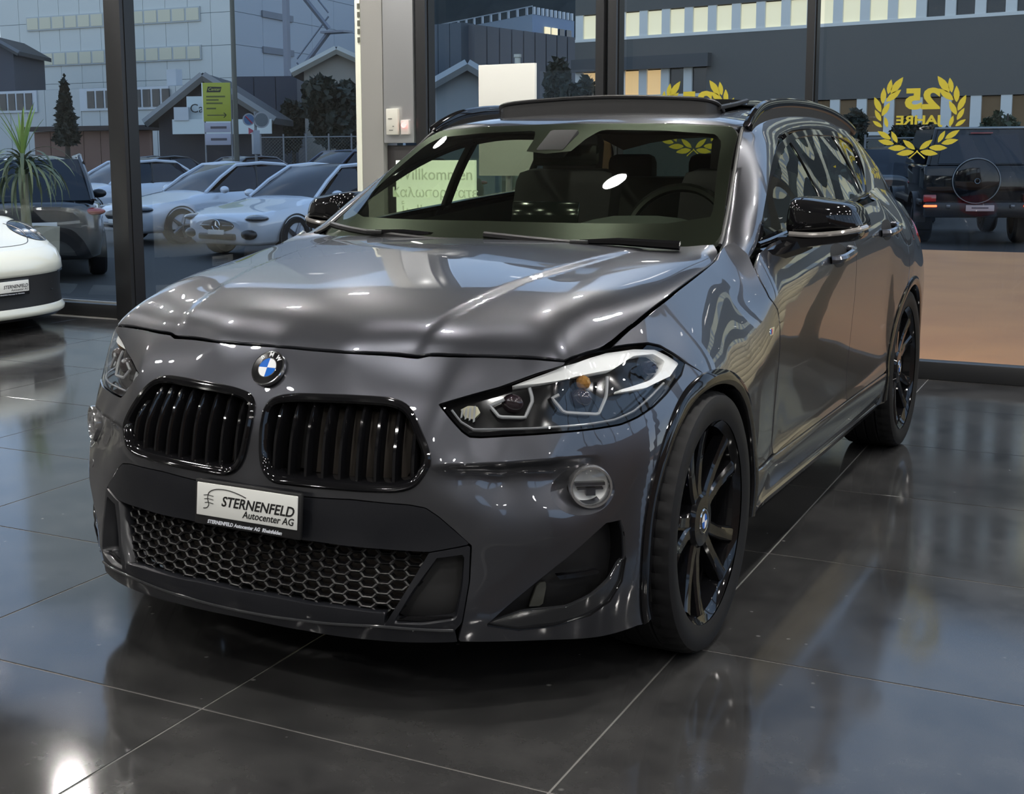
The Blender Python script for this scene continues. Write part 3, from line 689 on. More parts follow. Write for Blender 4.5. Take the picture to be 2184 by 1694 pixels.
        panel('sill_skirt', W(.010), ub, [], .02, P('skirt_gloss', (.05, .05, .055), .12, .3, 1.0), so, sg, .03)
        # tail lamp, handles
        tl_ = np.array([(tY(3.05), .90), (tY(3.2), .98), (tY(3.38), .955), (tY(3.42), .88), (tY(3.3), .84), (tY(3.15), .85)])*M
        panel('tail_lamp', W(.004), tl_, [], .02, P('tail_red', (.25, .01, .012), .1, 0, 1.0), root, sg, .01)
        for dd, y0, z0 in ((d, 1.36, .935), (d2, 2.14, .975)):
            dish = np.array([(tY(y0-.105), z0), (tY(y0-.06), z0+.034), (tY(y0+.06), z0+.036), (tY(y0+.11), z0+.012), (tY(y0+.06), z0-.030), (tY(y0-.06), z0-.032)])*M
            panel('handle_dish_shade', W(.0007), sm(dish), [], .012, void, dd, sg, .002)  # flat black patch paints the shade of the grip hollow
            bar = [tuple(wrap([[s*tY(y0+dy), z0+.004+.008*dy/.1]], hh_)[0]) for dy, hh_ in ((-.115, .002), (-.105, .02), (-.08, .032), (0, .037), (.08, .034), (.112, .024), (.122, .004))]
            MB().tube(crom(bar, 5), .0125, 8, flat=1.15).build('door_handle', paint, dd)
        # ---- wheel arch mouldings and wells
        for yc, nm in ((0, 'front'), (2.67, 'rear')):
            rows = []
            a0, a1 = (math.radians(-12), math.radians(205)) if yc == 0 else (math.radians(-15), math.radians(192))
            for a in np.linspace(a0, a1, 60):
                row = []
                for r, o_ in ((.4025, -.006), (.4015, .004), (.392, .0075), (.376, .007), (.364, .003), (.360, -.008), (.360, -.09)):
                    row.append(wrap([[s*tY(yc+r*math.cos(a)), max(.344+r*math.sin(a), .17)]], o_)[0])
                rows.append(row)
            MB().grid(rows).build('wheel_arch_trim', gloss, root)
            rows = []
            for a in np.linspace(math.radians(-18), math.radians(198), 40):
                rows.append([(s*.86, yc+.366*math.cos(a), .344+.366*math.sin(a)), (s*.55, yc+.372*math.cos(a), .344+.372*math.sin(a)), (s*.5, yc+.05*math.cos(a), .344+.05*math.sin(a))])
            MB().grid(rows).build('wheel_well', void, root)
    # rear closing panels
    rp = [(tY(3.4), .32), (tY(3.43), .5), (tY(3.41), .72)]
    rb = np.array([(tY(3.305), .292), (tY(3.425), .5), (tY(3.39), .76), (_TE, .76), (2*_TE-tY(3.39), .76), (2*_TE-tY(3.425), .5), (2*_TE-tY(3.305), .292)])
    def WR(q):
        q = np.atleast_2d(q).copy(); m = q[:, 0] > _TE; q[m, 0] = -(2*_TE-q[m, 0]); return wrap(q)
    panel('rear_bumper', WR, rb, [], .03, paint, root, sg, .02)
    tg = np.array([(tY(3.39), .765), (tY(3.36), .965), (_TE-.5, 1.0), (_TE, 1.0), (_TE+.5, 1.0), (2*_TE-tY(3.36), .965), (2*_TE-tY(3.39), .765)])
    panel('tailgate', WR, tg, [], .03, paint, root, sg, .02)
    MB().box((0, 1.4, .27), (1.15, 3.8, .06)).build('underbody', void, root)  # plain black box, also put in to block light from below
    MB().box((0, .0, .55), (.95, 1.2, .4)).build('engine_bay', void, root)
    return root
def _sym(L):
    out = []
    for r in L:
        out.append(r)
        if abs(r[0]) > 1e-6: out.append((-r[0],) + tuple(r[1:]))
    return np.array(out)
_w = _sym([(0, 1.0, .315), (0, 1.03, .372), (0, 1.15, .60), (0, 1.28, .865), (0, 1.36, 1.04), (0, 1.395, 1.125), (0, 1.42, 1.19),
           (.35, 1.0, .345), (.35, 1.03, .405), (.35, 1.15, .635), (.35, 1.28, .895), (.35, 1.39, 1.135), (.35, 1.41, 1.185),
           (.6, 1.0, .455), (.6, 1.035, .52), (.6, 1.15, .735), (.6, 1.28, .975), (.6, 1.372, 1.165), (.6, 1.40, 1.225),
           (.74, 1.0, .555), (.74, 1.04, .63), (.74, 1.15, .83), (.74, 1.28, 1.06), (.74, 1.37, 1.23)])
_wsy = TPS(_w[:, :2], _w[:, 2], 1e-5)
def wsurf(xz, off=0.0): xz = np.atleast_2d(xz); return np.c_[xz[:, 0], _wsy(xz) - off, xz[:, 1]]
_g = np.array([(.6, 1.0, .795), (.6, 1.06, .765), (.9, 1.0, .815), (.75, 1.08, .772), (1.2, 1.02, .815), (1.2, 1.08, .79), (1.6, 1.08, .792), (2.2, 1.1, .775), (2.6, 1.1, .748), (2.9, 1.08, .735),
               (.95, 1.2, .712), (1.3, 1.2, .735), (1.8, 1.2, .742), (2.3, 1.2, .727), (2.7, 1.2, .69), (3.0, 1.18, .66), (1.2, 1.32, .652), (1.45, 1.32, .663), (1.8, 1.32, .67), (2.3, 1.32, .66), (2.7, 1.32, .632),
               (1.25, 1.37, .617), (1.6, 1.37, .628), (2.0, 1.37, .632), (2.4, 1.37, .622), (1.3, 1.42, .575), (1.7, 1.42, .59), (2.1, 1.42, .592), (2.5, 1.42, .58)])
_gx = TPS(_g[:, :2], _g[:, 2], 1e-5)
def gsurf(yz, off=0.0): yz = np.atleast_2d(yz); return np.c_[_gx(yz) + off, yz]
_rf = _sym([(0, 1.08, 1.374), (0, 1.13, 1.397), (0, 1.2, 1.414), (0, 1.35, 1.435), (0, 1.6, 1.455), (0, 1.9, 1.464), (0, 2.2, 1.462), (0, 2.6, 1.438), (0, 3.0, 1.39), (0, 3.2, 1.355),
            (.35, 1.09, 1.368), (.35, 1.14, 1.392), (.35, 1.35, 1.427), (.35, 1.6, 1.446), (.35, 1.9, 1.454), (.35, 2.3, 1.45), (.35, 2.7, 1.42), (.35, 3.1, 1.365),
            (.56, 1.12, 1.355), (.56, 1.165, 1.377), (.56, 1.35, 1.404), (.56, 1.6, 1.422), (.56, 1.9, 1.43), (.56, 2.3, 1.425), (.56, 2.7, 1.39), (.56, 3.0, 1.33),
            (.62, 1.17, 1.36), (.62, 1.6, 1.398), (.62, 2.0, 1.407), (.62, 2.5, 1.39), (.62, 2.8, 1.35)])
_rfz = TPS(_rf[:, :2], _rf[:, 2], 1e-5)
def rsurf(xy, off=0.0): xy = np.atleast_2d(xy); return np.c_[xy, _rfz(xy) + off]
_CI = crom([(.742, .50, 1.012), (.722, .60, 1.04), (.692, .75, 1.122), (.655, .925, 1.227), (.622, 1.08, 1.32), (.606, 1.17, 1.371), (.586, 1.32, 1.400), (.574, 1.55, 1.420), (.57, 1.85, 1.430), (.57, 2.2, 1.428), (.57, 2.5, 1.410), (.575, 2.8, 1.365), (.61, 3.0, 1.295), (.665, 3.12, 1.19), (.72, 3.2, 1.06)], 6)
_CO = crom([(.812, .55, .985), (.799, .68, 1.025), (.765, .87, 1.125), (.71, 1.13, 1.235), (.664, 1.36, 1.308), (.638, 1.50, 1.335), (.622, 1.68, 1.357), (.613, 1.9, 1.368), (.61, 2.1, 1.368), (.61, 2.32, 1.362), (.618, 2.52, 1.349), (.64, 2.64, 1.315), (.69, 2.62, 1.23), (.735, 2.49, 1.15), (.768, 2.34, 1.098)], 6)

def make_main_car2(root):
    paint = MATS['grey_metallic_paint']; gloss = MATS['gloss_black']; satin = MATS['satin_black']; void = MATS['deep_black']; chrome = MATS['chrome']; rubber = MATS['tyre_rubber']
    wglass = MATS['windscreen_glass']; sglass = MATS['side_window_glass']; grey = MATS['led_ring_grey']; lensg = MATS['headlight_lens']
    cloth = P('seat_cloth', (.010, .010, .010), .8); dashm = P('dash_plastic', (.022, .024, .022), .55, bump=(400, .1)); black = MATS['print_black']
    tY = lambda y: float(np.interp(y, _plan[:, 1], _PT))
    belt = lambda y: 1.02 + .053*(y-.8)
    # windscreen
    we = [(0, 1.0), (.35, 1.0), (.6, 1.01), (.7, 1.022)] + [(p[0]-.012, p[2]-.002) for p in _CI[7:31:3]] + [(.56, 1.379), (.35, 1.391), (0, 1.396)]
    ws = empty('windscreen', parent=root)
    full = we + [(-a, b) for a, b in we[::-1] if a > 1e-6]
    panel('glass', wsurf, full, [], .04, wglass, ws, 1, 0)
    # black ceramic border and sensor pod
    inner = [(0, 1.085), (.35, 1.083), (.55, 1.083), (.655, 1.10), (.645, 1.13), (.60, 1.24), (.565, 1.325), (.53, 1.352), (.35, 1.366), (.13, 1.372), (.10, 1.345), (.085, 1.30), (0, 1.292)]
    fi = inner + [(-a, b) for a, b in inner[::-1] if a > 1e-6]
    panel('glass_border', lambda q: wsurf(q, -.004), full, [fi], .03, P('ceramic_black', (.008, .008, .008), .35), ws, 1, 0)
    MB().box((0, .99, 1.325), (.11, .16, .035), .012, M=Matrix.Rotation(math.radians(28), 3, 'X')).build('sensor_pod', void, ws)
    # pillars and roof frame
    for s in (1, -1):
        rows = []
        for a, b in zip(_CI, _CO):
            m = (a+b)/2; d = b-a; w = np.linalg.norm(d); o = np.array([.6, -.25, .55]); o = o - d*np.dot(o, d)/w**2; o /= np.linalg.norm(o); bu = o*min(.028, w*.25)
            row = [a - o*.01]
            for u in np.linspace(0, 1, 9): row.append((1-u)**2*a + 2*u*(1-u)*(m+bu) + u*u*b)
            row.append(b - o*.012); rows.append([v*np.array([s, 1, 1]) for v in row])
        MB().grid(rows).build('roof_frame', paint, root, auto=1.2)
        # seal between screen and pillar
        MB().tube([v*np.array([s, 1, 1])+np.array([-.006*s, 0, 0]) for v in _CI[3:31]], .006, 6).build('screen_seal', satin, root)
        # door window frames (gloss black) and glass
        dlo = [(y, z) for _, y, z in _CO[6:]]
        bot = [(2.2, belt(2.2)), (1.9, belt(1.9)), (1.5, belt(1.5)), (1.1, belt(1.1)), (.8, belt(.8)), (.69, 1.012)]
        loop = np.array(dlo + bot)
        S_ = lambda q: gsurf(q, -.004)
        lr = resample(loop, .03, True)
        sw = empty('side_glazing', parent=root)
        panel('window_frame', lambda q: gsurf(q, .002), lr, [offset_loop(lr, .02)], .03, gloss, sw, 1, .012, mirror=(s < 0))
        gi = offset_loop(lr, .016)
        def cut(loop_, y0, y1):
            q = [(max(y0, min(y1, a)), b) for a, b in loop_]; return np.array(q)
        ymid = 1.60
        for nm, y0, y1 in (('front_window', 0, 1.565), ('rear_window', 1.625, 2.28), ('quarter_window', 2.315, 3)):
            q = cut(gi, y0, y1)
            # drop repeated clamp points
            keep = [i for i in range(len(q)) if np.linalg.norm(q[i]-q[i-1]) > 1e-5]; q = q[keep]
            panel(nm, S_, q, [], .04, sglass, sw, 1, 0, mirror=(s < 0))
        for y0, w_ in ((1.595, .05), (2.298, .028)):
            zt = float(np.interp(y0, [p[1] for p in _CO[36:66]], [p[2] for p in _CO[36:66]]))
            q = np.array([(y0-w_/2, belt(y0)), (y0+w_/2, belt(y0)), (y0+w_/2-.02, zt), (y0-w_/2-.02, zt)])
            panel('window_post', lambda q_: gsurf(q_, .001), q, [], .03, gloss, sw, 1, .02, mirror=(s < 0))
        tr = MB().tube([gsurf([[y, belt(y)+.004]])[0]*np.array([s, 1, 1])+np.array([.006*s, 0, 0]) for y in np.linspace(.68, 2.34, 20)], .009, 6)
        tr.build('belt_trim', gloss, sw)
        # roof rail
        rr = [(.613, 1.175, 1.372), (.606, 1.25, 1.403), (.597, 1.36, 1.434), (.588, 1.5, 1.452), (.581, 1.7, 1.463), (.578, 1.95, 1.466), (.578, 2.2, 1.460), (.582, 2.45, 1.442), (.592, 2.7, 1.402), (.602, 2.86, 1.357)]
        rp = crom(rr, 6)
        MB().tube([v*np.array([s, 1, 1]) for v in rp], [.006]+[.017]*(len(rp)-2)+[.006], 10, flat=1.25).build('roof_rail', gloss, root)
        rf = []
        for v in rp[2:-2:3]:
            zb = rsurf([[v[0], v[1]]])[0, 2] if v[1] > 1.2 else v[2]-.02
            rf.append([(s*(v[0]-.012), v[1], zb-.012), (s*(v[0]-.012), v[1], v[2]), (s*(v[0]+.012), v[1], v[2]), (s*(v[0]+.012), v[1], zb-.02)])
        MB().grid(rf).build('rail_base', void, root)
        # mirror
        mr = empty('side_mirror', parent=root)
        out = crom([(.826, 1.128), (.838, 1.148), (.865, 1.152), (.933, 1.144), (1.0, 1.132), (1.024, 1.115), (1.038, 1.088), (1.046, 1.06), (1.04, 1.045), (.98, 1.036), (.88, 1.026), (.825, 1.035)], 5, True)
        c0 = np.array([.925, 1.092]); rows = []
        for y, k in ((.845, .28), (.852, .55), (.868, .76), (.892, .90), (.925, .975), (.965, 1.0), (1.01, 1.0), (1.05, .97), (1.055, .93)):
            rows.append([(s*(c0[0]+(a-c0[0])*k), y + .055*(c0[0]+(a-c0[0])*k-.825)/.2, c0[1]+(b-c0[1])*k) for a, b in out])
        V = [r_+[r_[0]] for r_ in rows]; mb = MB().grid(V)
        mb.add(rows[0], [tuple(range(len(rows[0])))]); mb.build('mirror_cap', gloss, mr)
        MB().add([(x, y+.003, z) for x, y, z in rows[-1]], [tuple(range(len(rows[-1])))]).build('mirror_glass', P('mirror_silver', (.5, .52, .55), .02, 1.0), mr)
        lo = crom([(.82, 1.035), (.88, 1.028), (.98, 1.038), (1.043, 1.05), (1.046, 1.035), (1.035, 1.02), (.98, 1.010), (.87, .992), (.8, .985), (.76, .985), (.755, 1.02)], 4, True)
        rows = [[(s*(.92+(a-.92)*k), y + .055*(a-.825)/.2, 1.02+(b-1.02)*k) for a, b in lo] for y, k in ((.855, .80), (.87, .93), (.90, 1.0), (1.0, 1.0), (1.03, .9))]
        mb = MB().grid([r_+[r_[0]] for r_ in rows]); mb.add(rows[0], [tuple(range(len(rows[0])))]); mb.add(rows[-1], [tuple(range(len(rows[-1])))]); mb.build('mirror_base', gloss, mr)
        ind = crom([(s*.845, .865, 1.040), (s*.92, .875, 1.038), (s*1.0, .905, 1.045), (s*1.04, .945, 1.053), (s*1.053, 1.0, 1.058)], 6)
        MB().tube(ind, .0065, 8, flat=1.3).build('indicator_strip', P('indicator_clear', (.42, .40, .38), .12, .5), mr)
        tri = np.array([(s*.80, .64, .985), (s*.815, .80, 1.0), (s*.80, .84, 1.03), (s*.795, .72, 1.03)])
        MB().tube([(s*.812, .66, .99), (s*.83, .78, .985), (s*.86, .90, 1.0), (s*.88, .95, 1.01)], [.018, .026, .03, .028], 8).build('mirror_arm', gloss, mr)
    # roof with sunroof opening
    re = [(0, 1.128), (.35, 1.138), (.56, 1.168), (.592, 1.19), (.592, 1.35), (.575, 1.6), (.571, 2.2), (.571, 2.55), (.575, 2.8), (.5, 3.0), (0, 3.1)]
    op = np.array([(-.43, 1.385), (.43, 1.385), (.445, 1.41), (.445, 1.95), (-.445, 1.95), (-.445, 1.41)])
    panel('roof', rsurf, re + [(-a, b) for a, b in re[::-1] if a > 1e-6], [op], .03, paint, root, 1, .03)
    sr = empty('sunroof', parent=root)
    gp = np.array([(-.43, 1.72), (.43, 1.72), (.44, 1.75), (.44, 2.35), (.42, 2.38), (-.42, 2.38), (-.44, 2.35), (-.44, 1.75)])
    panel('sunroof_glass', lambda q: rsurf(q, .034), gp, [], .04, P('dark_roof_glass', (.012, .013, .014), .04, 0, 1.0), sr, 1, .022)
    panel('roof_cassette', lambda q: rsurf(q, -.03), op, [np.array([(-.36, 1.46), (.36, 1.46), (.36, 1.9), (-.36, 1.9)])], .05, satin, sr, 1, 0)
    # wind deflector: raised bow with a net below
    dt = crom([(-.435, 1.47, 1.435), (-.43, 1.41, 1.462), (-.40, 1.375, 1.474), (-.2, 1.36, 1.488), (0, 1.356, 1.493), (.2, 1.36, 1.488), (.40, 1.375, 1.474), (.43, 1.41, 1.462), (.435, 1.47, 1.435)], 6)
    MB().tube(dt, .010, 8, flat=.8).build('wind_deflector', satin, sr)
    rows = [[v for v in dt], [(v[0], v[1]-.004, rsurf([[v[0], max(v[1], 1.35)]])[0, 2]-.004) for v in dt]]
    MB().grid(rows).build('deflector_net', P('net_black', (.02, .02, .021), .35), sr)
    for s in (1, -1):
        MB().tube([(s*.437, 1.42, 1.447), (s*.44, 1.6, 1.462), (s*.44, 1.75, 1.478)], .009, 6).build('deflector_arm', satin, sr)
    # rear screen
    A = [(x, 3.1-.17*abs(x)**2*1.2, float(rsurf([[x, 3.08-.3*x*x]])[0, 2])-.004) for x in np.linspace(-.56, .56, 9)]
    B = [(x*1.27, 3.34-.1*x*x*2, 1.0) for x in np.linspace(-.56, .56, 9)]
    MB().grid([A, [tuple((np.array(a)*.5+np.array(b)*.5)+np.array([0, .02, .02])) for a, b in zip(A, B)], B]).build('rear_screen', sglass, root)
    # ---- wipers, cowl
    MB().grid([[(x, .36+.30*abs(x)**2*.55, 1.012) for x in np.linspace(-.7, .7, 15)], [(x, .46+.30*abs(x)**2*.6, 1.02) for x in np.linspace(-.7, .7, 15)]]).build('cowl', satin, root)
    for x0, L, dy in ((-.70, .62, 1), (.02, .66, 1)):
        w = empty('wiper', parent=root)
        pts = []
        for k in np.linspace(0, 1, 9):
            x = x0 + L*k; z = 1.046 - .026*k if x0 < 0 else 1.042-.04*k
            pts.append(tuple(wsurf([[x, z+.006]], .010)[0]))
        MB().tube(pts, .007, 6, flat=1.4).build('wiper_blade', satin, w)
        a = Vector(pts[4]); b = Vector((x0+L*.95, .42, 1.03))
        MB().tube([a + Vector((0, -.012, .008)), a*.6+b*.4 + Vector((0, -.015, .01)), b], [.006, .011, .014], 6).build('wiper_arm', gloss, w)
        MB().box(a + Vector((0, -.014, .006)), (.06, .02, .014), .004).build('wiper_joint', satin, w)
    # ---- cabin
    cab = empty('cabin', parent=root)
    rows = []
    for x in np.linspace(-.70, .70, 21):
        yw = float(_wsy([[x, 1.03]])[0]); r = []
        for u, z in ((.0, 1.015), (.10, 1.03), (.28, 1.045 + .016*math.exp(-((x-.36)/.17)**4)), (.42, 1.045 + .045*math.exp(-((x-.36)/.19)**4)), (.52, 1.03 + .045*math.exp(-((x-.36)/.19)**4)), (.56, .97), (.56, .6)):
            r.append((x, yw + .01 + u, z))
        rows.append(r)
    MB().grid(rows).build('dashboard', dashm, cab)
    MB().box((-.02, .93, 1.085), (.255, .012, .085), .008, M=Matrix.Rotation(math.radians(-12), 3, 'X')).build('display_screen', P('screen_black', (.01, .012, .012), .1), cab)
    sw = MB()
    cw = Vector((.37, 1.17, 1.0)); Mx = Matrix.Rotation(math.radians(-25), 3, 'X')
    sw.tube([cw + Mx @ Vector((.185*math.cos(a), 0, .185*math.sin(a))) for a in np.linspace(0, 2*PI, 40, endpoint=False)], .017, 8, closed=True)
    for a in (0, PI, -PI/2): sw.tube([cw, cw + Mx @ Vector((.18*math.cos(a), 0, .18*math.sin(a)))], [.05, .02], 8)
    sw.build('steering_wheel', P('leather_black', (.012, .012, .012), .35), cab)
    for sx in (-.37, .37):
        st = empty('seat', parent=root)
        MB().box((sx, 1.55, .58), (.50, .52, .16), .06).build('seat_cushion', cloth, st)
        MB().box((sx, 1.85, .92), (.48, .15, .62), .07, M=Matrix.Rotation(math.radians(-16), 3, 'X')).build('seat_back', cloth, st)
        MB().box((sx, 1.97, 1.27), (.27, .10, .20), .045, M=Matrix.Rotation(math.radians(-10), 3, 'X')).build('headrest', cloth, st)
    MB().box((0, 2.62, .9), (1.2, .18, .55), .07, M=Matrix.Rotation(math.radians(-18), 3, 'X')).build('rear_bench', cloth, cab)
    for sx in (-.4, 0, .4): MB().box((sx, 2.74, 1.2), (.24, .09, .14), .04).build('rear_headrest', cloth, cab)
    MB().box((.0, 1.06, 1.285), (.25, .035, .075), .016).build('inside_mirror', P('mirror_black', (.01, .01, .01), .2), cab)
    MB().box((0, 1.7, .36), (1.5, 2.4, .04)).build('cabin_floor', void, cab)
    rows = []
    for x in np.linspace(-.55, .55, 9): rows.append([(x, y, float(_rfz([[x, y]])[0])-.045) for y in (1.16, 1.25, 1.36)])
    MB().grid(rows).build('headliner', P('headliner_grey', (.03, .03, .03), .9), cab)
    rows = []
    for x in np.linspace(-.55, .55, 9): rows.append([(x, y, float(_rfz([[x, y]])[0])-.045) for y in (1.97, 2.3, 2.7, 3.0)])
    MB().grid(rows).build('headliner', MATS['headliner_grey'], cab)
    for s in (1, -1):
        MB().grid([[(s*.74, y, .45) for y in (.55, 1.2, 1.9, 2.6)], [(s*.77, y, .8) for y in (.55, 1.2, 1.9, 2.6)], [(s*.765, y, belt(y)-.02) for y in (.66, 1.2, 1.9, 2.4)]]).build('door_lining', dashm, cab)
    # ---- wheels
    def wheel(x, y, s):
        w = empty('wheel', (x*s, y, .344), parent=root)
        tp = [(.268, -.105), (.290, -.112), (.318, -.1135), (.333, -.107), (.341, -.095), (.3435, -.075)]
        prof = []
        xs = np.linspace(-.075, .075, 31)
        for xx in xs:
            g = any(abs(xx-c) < .0045 for c in (-.045, 0, .045)); prof.append((.3365 if g else .344, xx))
        prof = tp + prof + [(r, -h) for r, h in tp[::-1]]
        n = 144; V = []; k = len(prof)
        for i in range(n):
            a = 2*PI*i/n; sipe = (i % 3 == 0)
            for r, h in prof:
                rr = r - (.005 if sipe and .334 < r and abs(h) > .05 else 0)
                V.append((h, rr*math.cos(a), rr*math.sin(a)))
        F = [(i*k+q, ((i+1) % n)*k+q, ((i+1) % n)*k+q+1, i*k+q+1) for i in range(n) for q in range(k-1)]
        MB().add(V, F).build('tyre', rubber, w, auto=.5)
        fx = s*.098           # outer face of the rim
        rim = MB().lathe([(.245, -.1*s), (.25, -.06*s), (.238, 0), (.243, .05*s), (.25, .085*s), (.262, .094*s), (.2685, .1015*s), (.2715, .100*s), (.272, .09*s)], 72, 'X').build('rim', gloss, w)
        MB().lathe([(.2685, .1018*s), (.2712, .1012*s)], 72, 'X').build('rim_edge', P('rim_edge_grey', (.18, .18, .19), .2, .7), w)
        hubx = .078*s
        MB().lathe([(.078, .03*s), (.076, .070*s), (.066, .082*s), (.036, .084*s), (.034, .080*s), (.0335, .078*s)], 40, 'X').build('hub', gloss, w)
        for q in range(5):
            a = 2*PI*q/5 + PI/2 + .3
            for dd in (-1, 1):
                rows = []
                for r, da, wd, xo, th in ((.05, .20, .026, .076, .03), (.10, .185, .023, .074, .036), (.16, .20, .0215, .078, .036), (.215, .22, .022, .086, .036), (.248, .235, .027, .093, .03)):
                    aa = a + dd*da; c = np.array([0, math.cos(aa), math.sin(aa)])*r; tn = np.array([0, -math.sin(aa), math.cos(aa)])
                    e = np.array([s, 0, 0])
                    rows.append([c+tn*wd+e*(xo-th), c+tn*wd*.9+e*(xo-.006), c+tn*wd*.55+e*xo, c-tn*wd*.55+e*xo, c-tn*wd*.9+e*(xo-.006), c-tn*wd+e*(xo-th)])
                MB().grid(rows).build('spoke', gloss, w)
        for q in range(5):
            a = 2*PI*q/5 + PI/2 + .3+PI/5
            MB().lathe([(.0001, .076*s), (.009, .076*s), (.0115, .070*s), (.0115, .06*s)], 10, 'X', (0, .054*math.cos(a), .054*math.sin(a))).build('lug_bolt', P('bolt_steel', (.3, .3, .31), .3, 1), w)
        cap = w
        MB().lathe([(.034, .078*s), (.034, .084*s), (.031, .0865*s), (.029, .086*s)], 32, 'X').build('cap_ring', chrome, cap)
        for kk in range(4):
            MB().lathe([(.0001, .0868*s), (.02, .0864*s)], 8, 'X', a0=kk*PI/2, a1=(kk+1)*PI/2).build('cap_quadrant', MATS['badge_white'] if (kk % 2) else MATS['badge_blue'], cap)
        MB().lathe([(.02, .0864*s), (.029, .086*s)], 32, 'X').build('cap_band', MATS['badge_black'], cap)
        MB().lathe([(.06, .01*s), (.165, .012*s), (.165, -.012*s), (.06, -.012*s)], 48, 'X').build('brake_disc', P('disc_steel', (.16, .16, .165), .35, 1), w)
        ca = MB()
        for a in np.linspace(-.42, .42, 9):
            pass
        rows = []
        for a in np.linspace(PI-.45, PI+.45, 10):
            c, sn = math.cos(a), math.sin(a)
            rows.append([(s*.015, .11*c, .11*sn), (s*.05, .112*c, .112*sn), (s*.056, .14*c, .14*sn), (s*.05, .178*c, .178*sn), (-s*.04, .18*c, .18*sn), (-s*.04, .112*c, .112*sn)])
        MB().grid(rows).build('brake_caliper', P('caliper_blue', (.01, .06, .30), .25, 0, .5), w)
        for kk, cl in enumerate(((.1, .4, .8), (.03, .05, .3), (.6, .03, .04), (.8, .8, .82))):
            MB().box((s*.057, -.142, .03-.018*kk), (.002, .02, .012)).build('caliper_mark', P('mark%d' % kk, cl, .4), w)
        MB().lathe([(.06, -.02*s), (.245, -.1*s)], 32, 'X').build('brake_shield', void, w)
        return w
    for s in (1, -1):
        wheel(.787, 0, s); wheel(.787, 2.67, s)
    # antenna fin
    MB().add([(0, 2.72, 1.43), (.02, 2.9, 1.405), (-.02, 2.9, 1.405), (0, 2.87, 1.47)], [(0, 1, 3), (0, 3, 2), (1, 2, 3)]).build('antenna_fin', paint, root)
# ================================================================ showroom
def at(px, py, D):
    """world point seen at photo pixel (px, py), D metres deep"""
    v = _f + _r*((px-PPX)/FPX) - _u*((py-PPY)/FPX)
    return Vector(CAM_POS) + v*D
WY = 4.45; RX0, RX1, RY0, CEIL = -9.2, 7.6, -7.5, 3.7
def stone_floor():
    m = bpy.data.materials.new('dark_tile'); m.use_nodes = True; nt = m.node_tree; b = nt.nodes['Principled BSDF']
    tc = nt.nodes.new('ShaderNodeTexCoord'); ob = nt.nodes.new('ShaderNodeObjectInfo')
    ad = nt.nodes.new('ShaderNodeVectorMath'); ad.operation = 'ADD'; nt.links.new(tc.outputs['Object'], ad.inputs[0]); nt.links.new(ob.outputs['Location'], ad.inputs[1])
    n1 = nt.nodes.new('ShaderNodeTexNoise'); n1.inputs['Scale'].default_value = 3.2; n1.inputs['Detail'].default_value = 9; n1.inputs['Roughness'].default_value = .65
    n2 = nt.nodes.new('ShaderNodeTexVoronoi'); n2.inputs['Scale'].default_value = 16
    n3 = nt.nodes.new('ShaderNodeTexNoise'); n3.inputs['Scale'].default_value = 9.0; n3.inputs['Detail'].default_value = 3
    for n in (n1, n2, n3): nt.links.new(ad.outputs[0], n.inputs['Vector'])
    r1 = nt.nodes.new('ShaderNodeValToRGB'); r1.color_ramp.elements[0].position = .3; r1.color_ramp.elements[0].color = (.022, .022, .023, 1); r1.color_ramp.elements[1].position = .78; r1.color_ramp.elements[1].color = (.068, .067, .066, 1)
    nt.links.new(n1.outputs['Fac'], r1.inputs[0])
    r2 = nt.nodes.new('ShaderNodeValToRGB'); r2.color_ramp.elements[0].position = .05; r2.color_ramp.elements[0].color = (1, 1, 1, 1); r2.color_ramp.elements[1].position = .13; r2.color_ramp.elements[1].color = (0, 0, 0, 1)
    nt.links.new(n2.outputs['Distance'], r2.inputs[0])
    r3 = nt.nodes.new('ShaderNodeValToRGB'); r3.color_ramp.elements[0].position = .56; r3.color_ramp.elements[1].position = .66; nt.links.new(n3.outputs['Fac'], r3.inputs[0])
    mu = nt.nodes.new('ShaderNodeMath'); mu.operation = 'MULTIPLY'; nt.links.new(r2.outputs[0], mu.inputs[0]); nt.links.new(r3.outputs[0], mu.inputs[1])
    mx = nt.nodes.new('ShaderNodeMix'); mx.data_type = 'RGBA'; mx.inputs['B'].default_value = (.17, .17, .165, 1); nt.links.new(mu.outputs[0], mx.inputs[0]); nt.links.new(r1.outputs[0], mx.inputs['A'])
    nt.links.new(mx.outputs['Result'], b.inputs['Base Color'])
    rr = nt.nodes.new('ShaderNodeMapRange'); rr.inputs['To Min'].default_value = .045; rr.inputs['To Max'].default_value = .15; nt.links.new(n1.outputs['Fac'], rr.inputs['Value']); nt.links.new(rr.outputs[0], b.inputs['Roughness'])
    b.inputs['Specular IOR Level'].default_value = .5; b.inputs['IOR'].default_value = 1.52
    MATS['dark_tile'] = m; return m
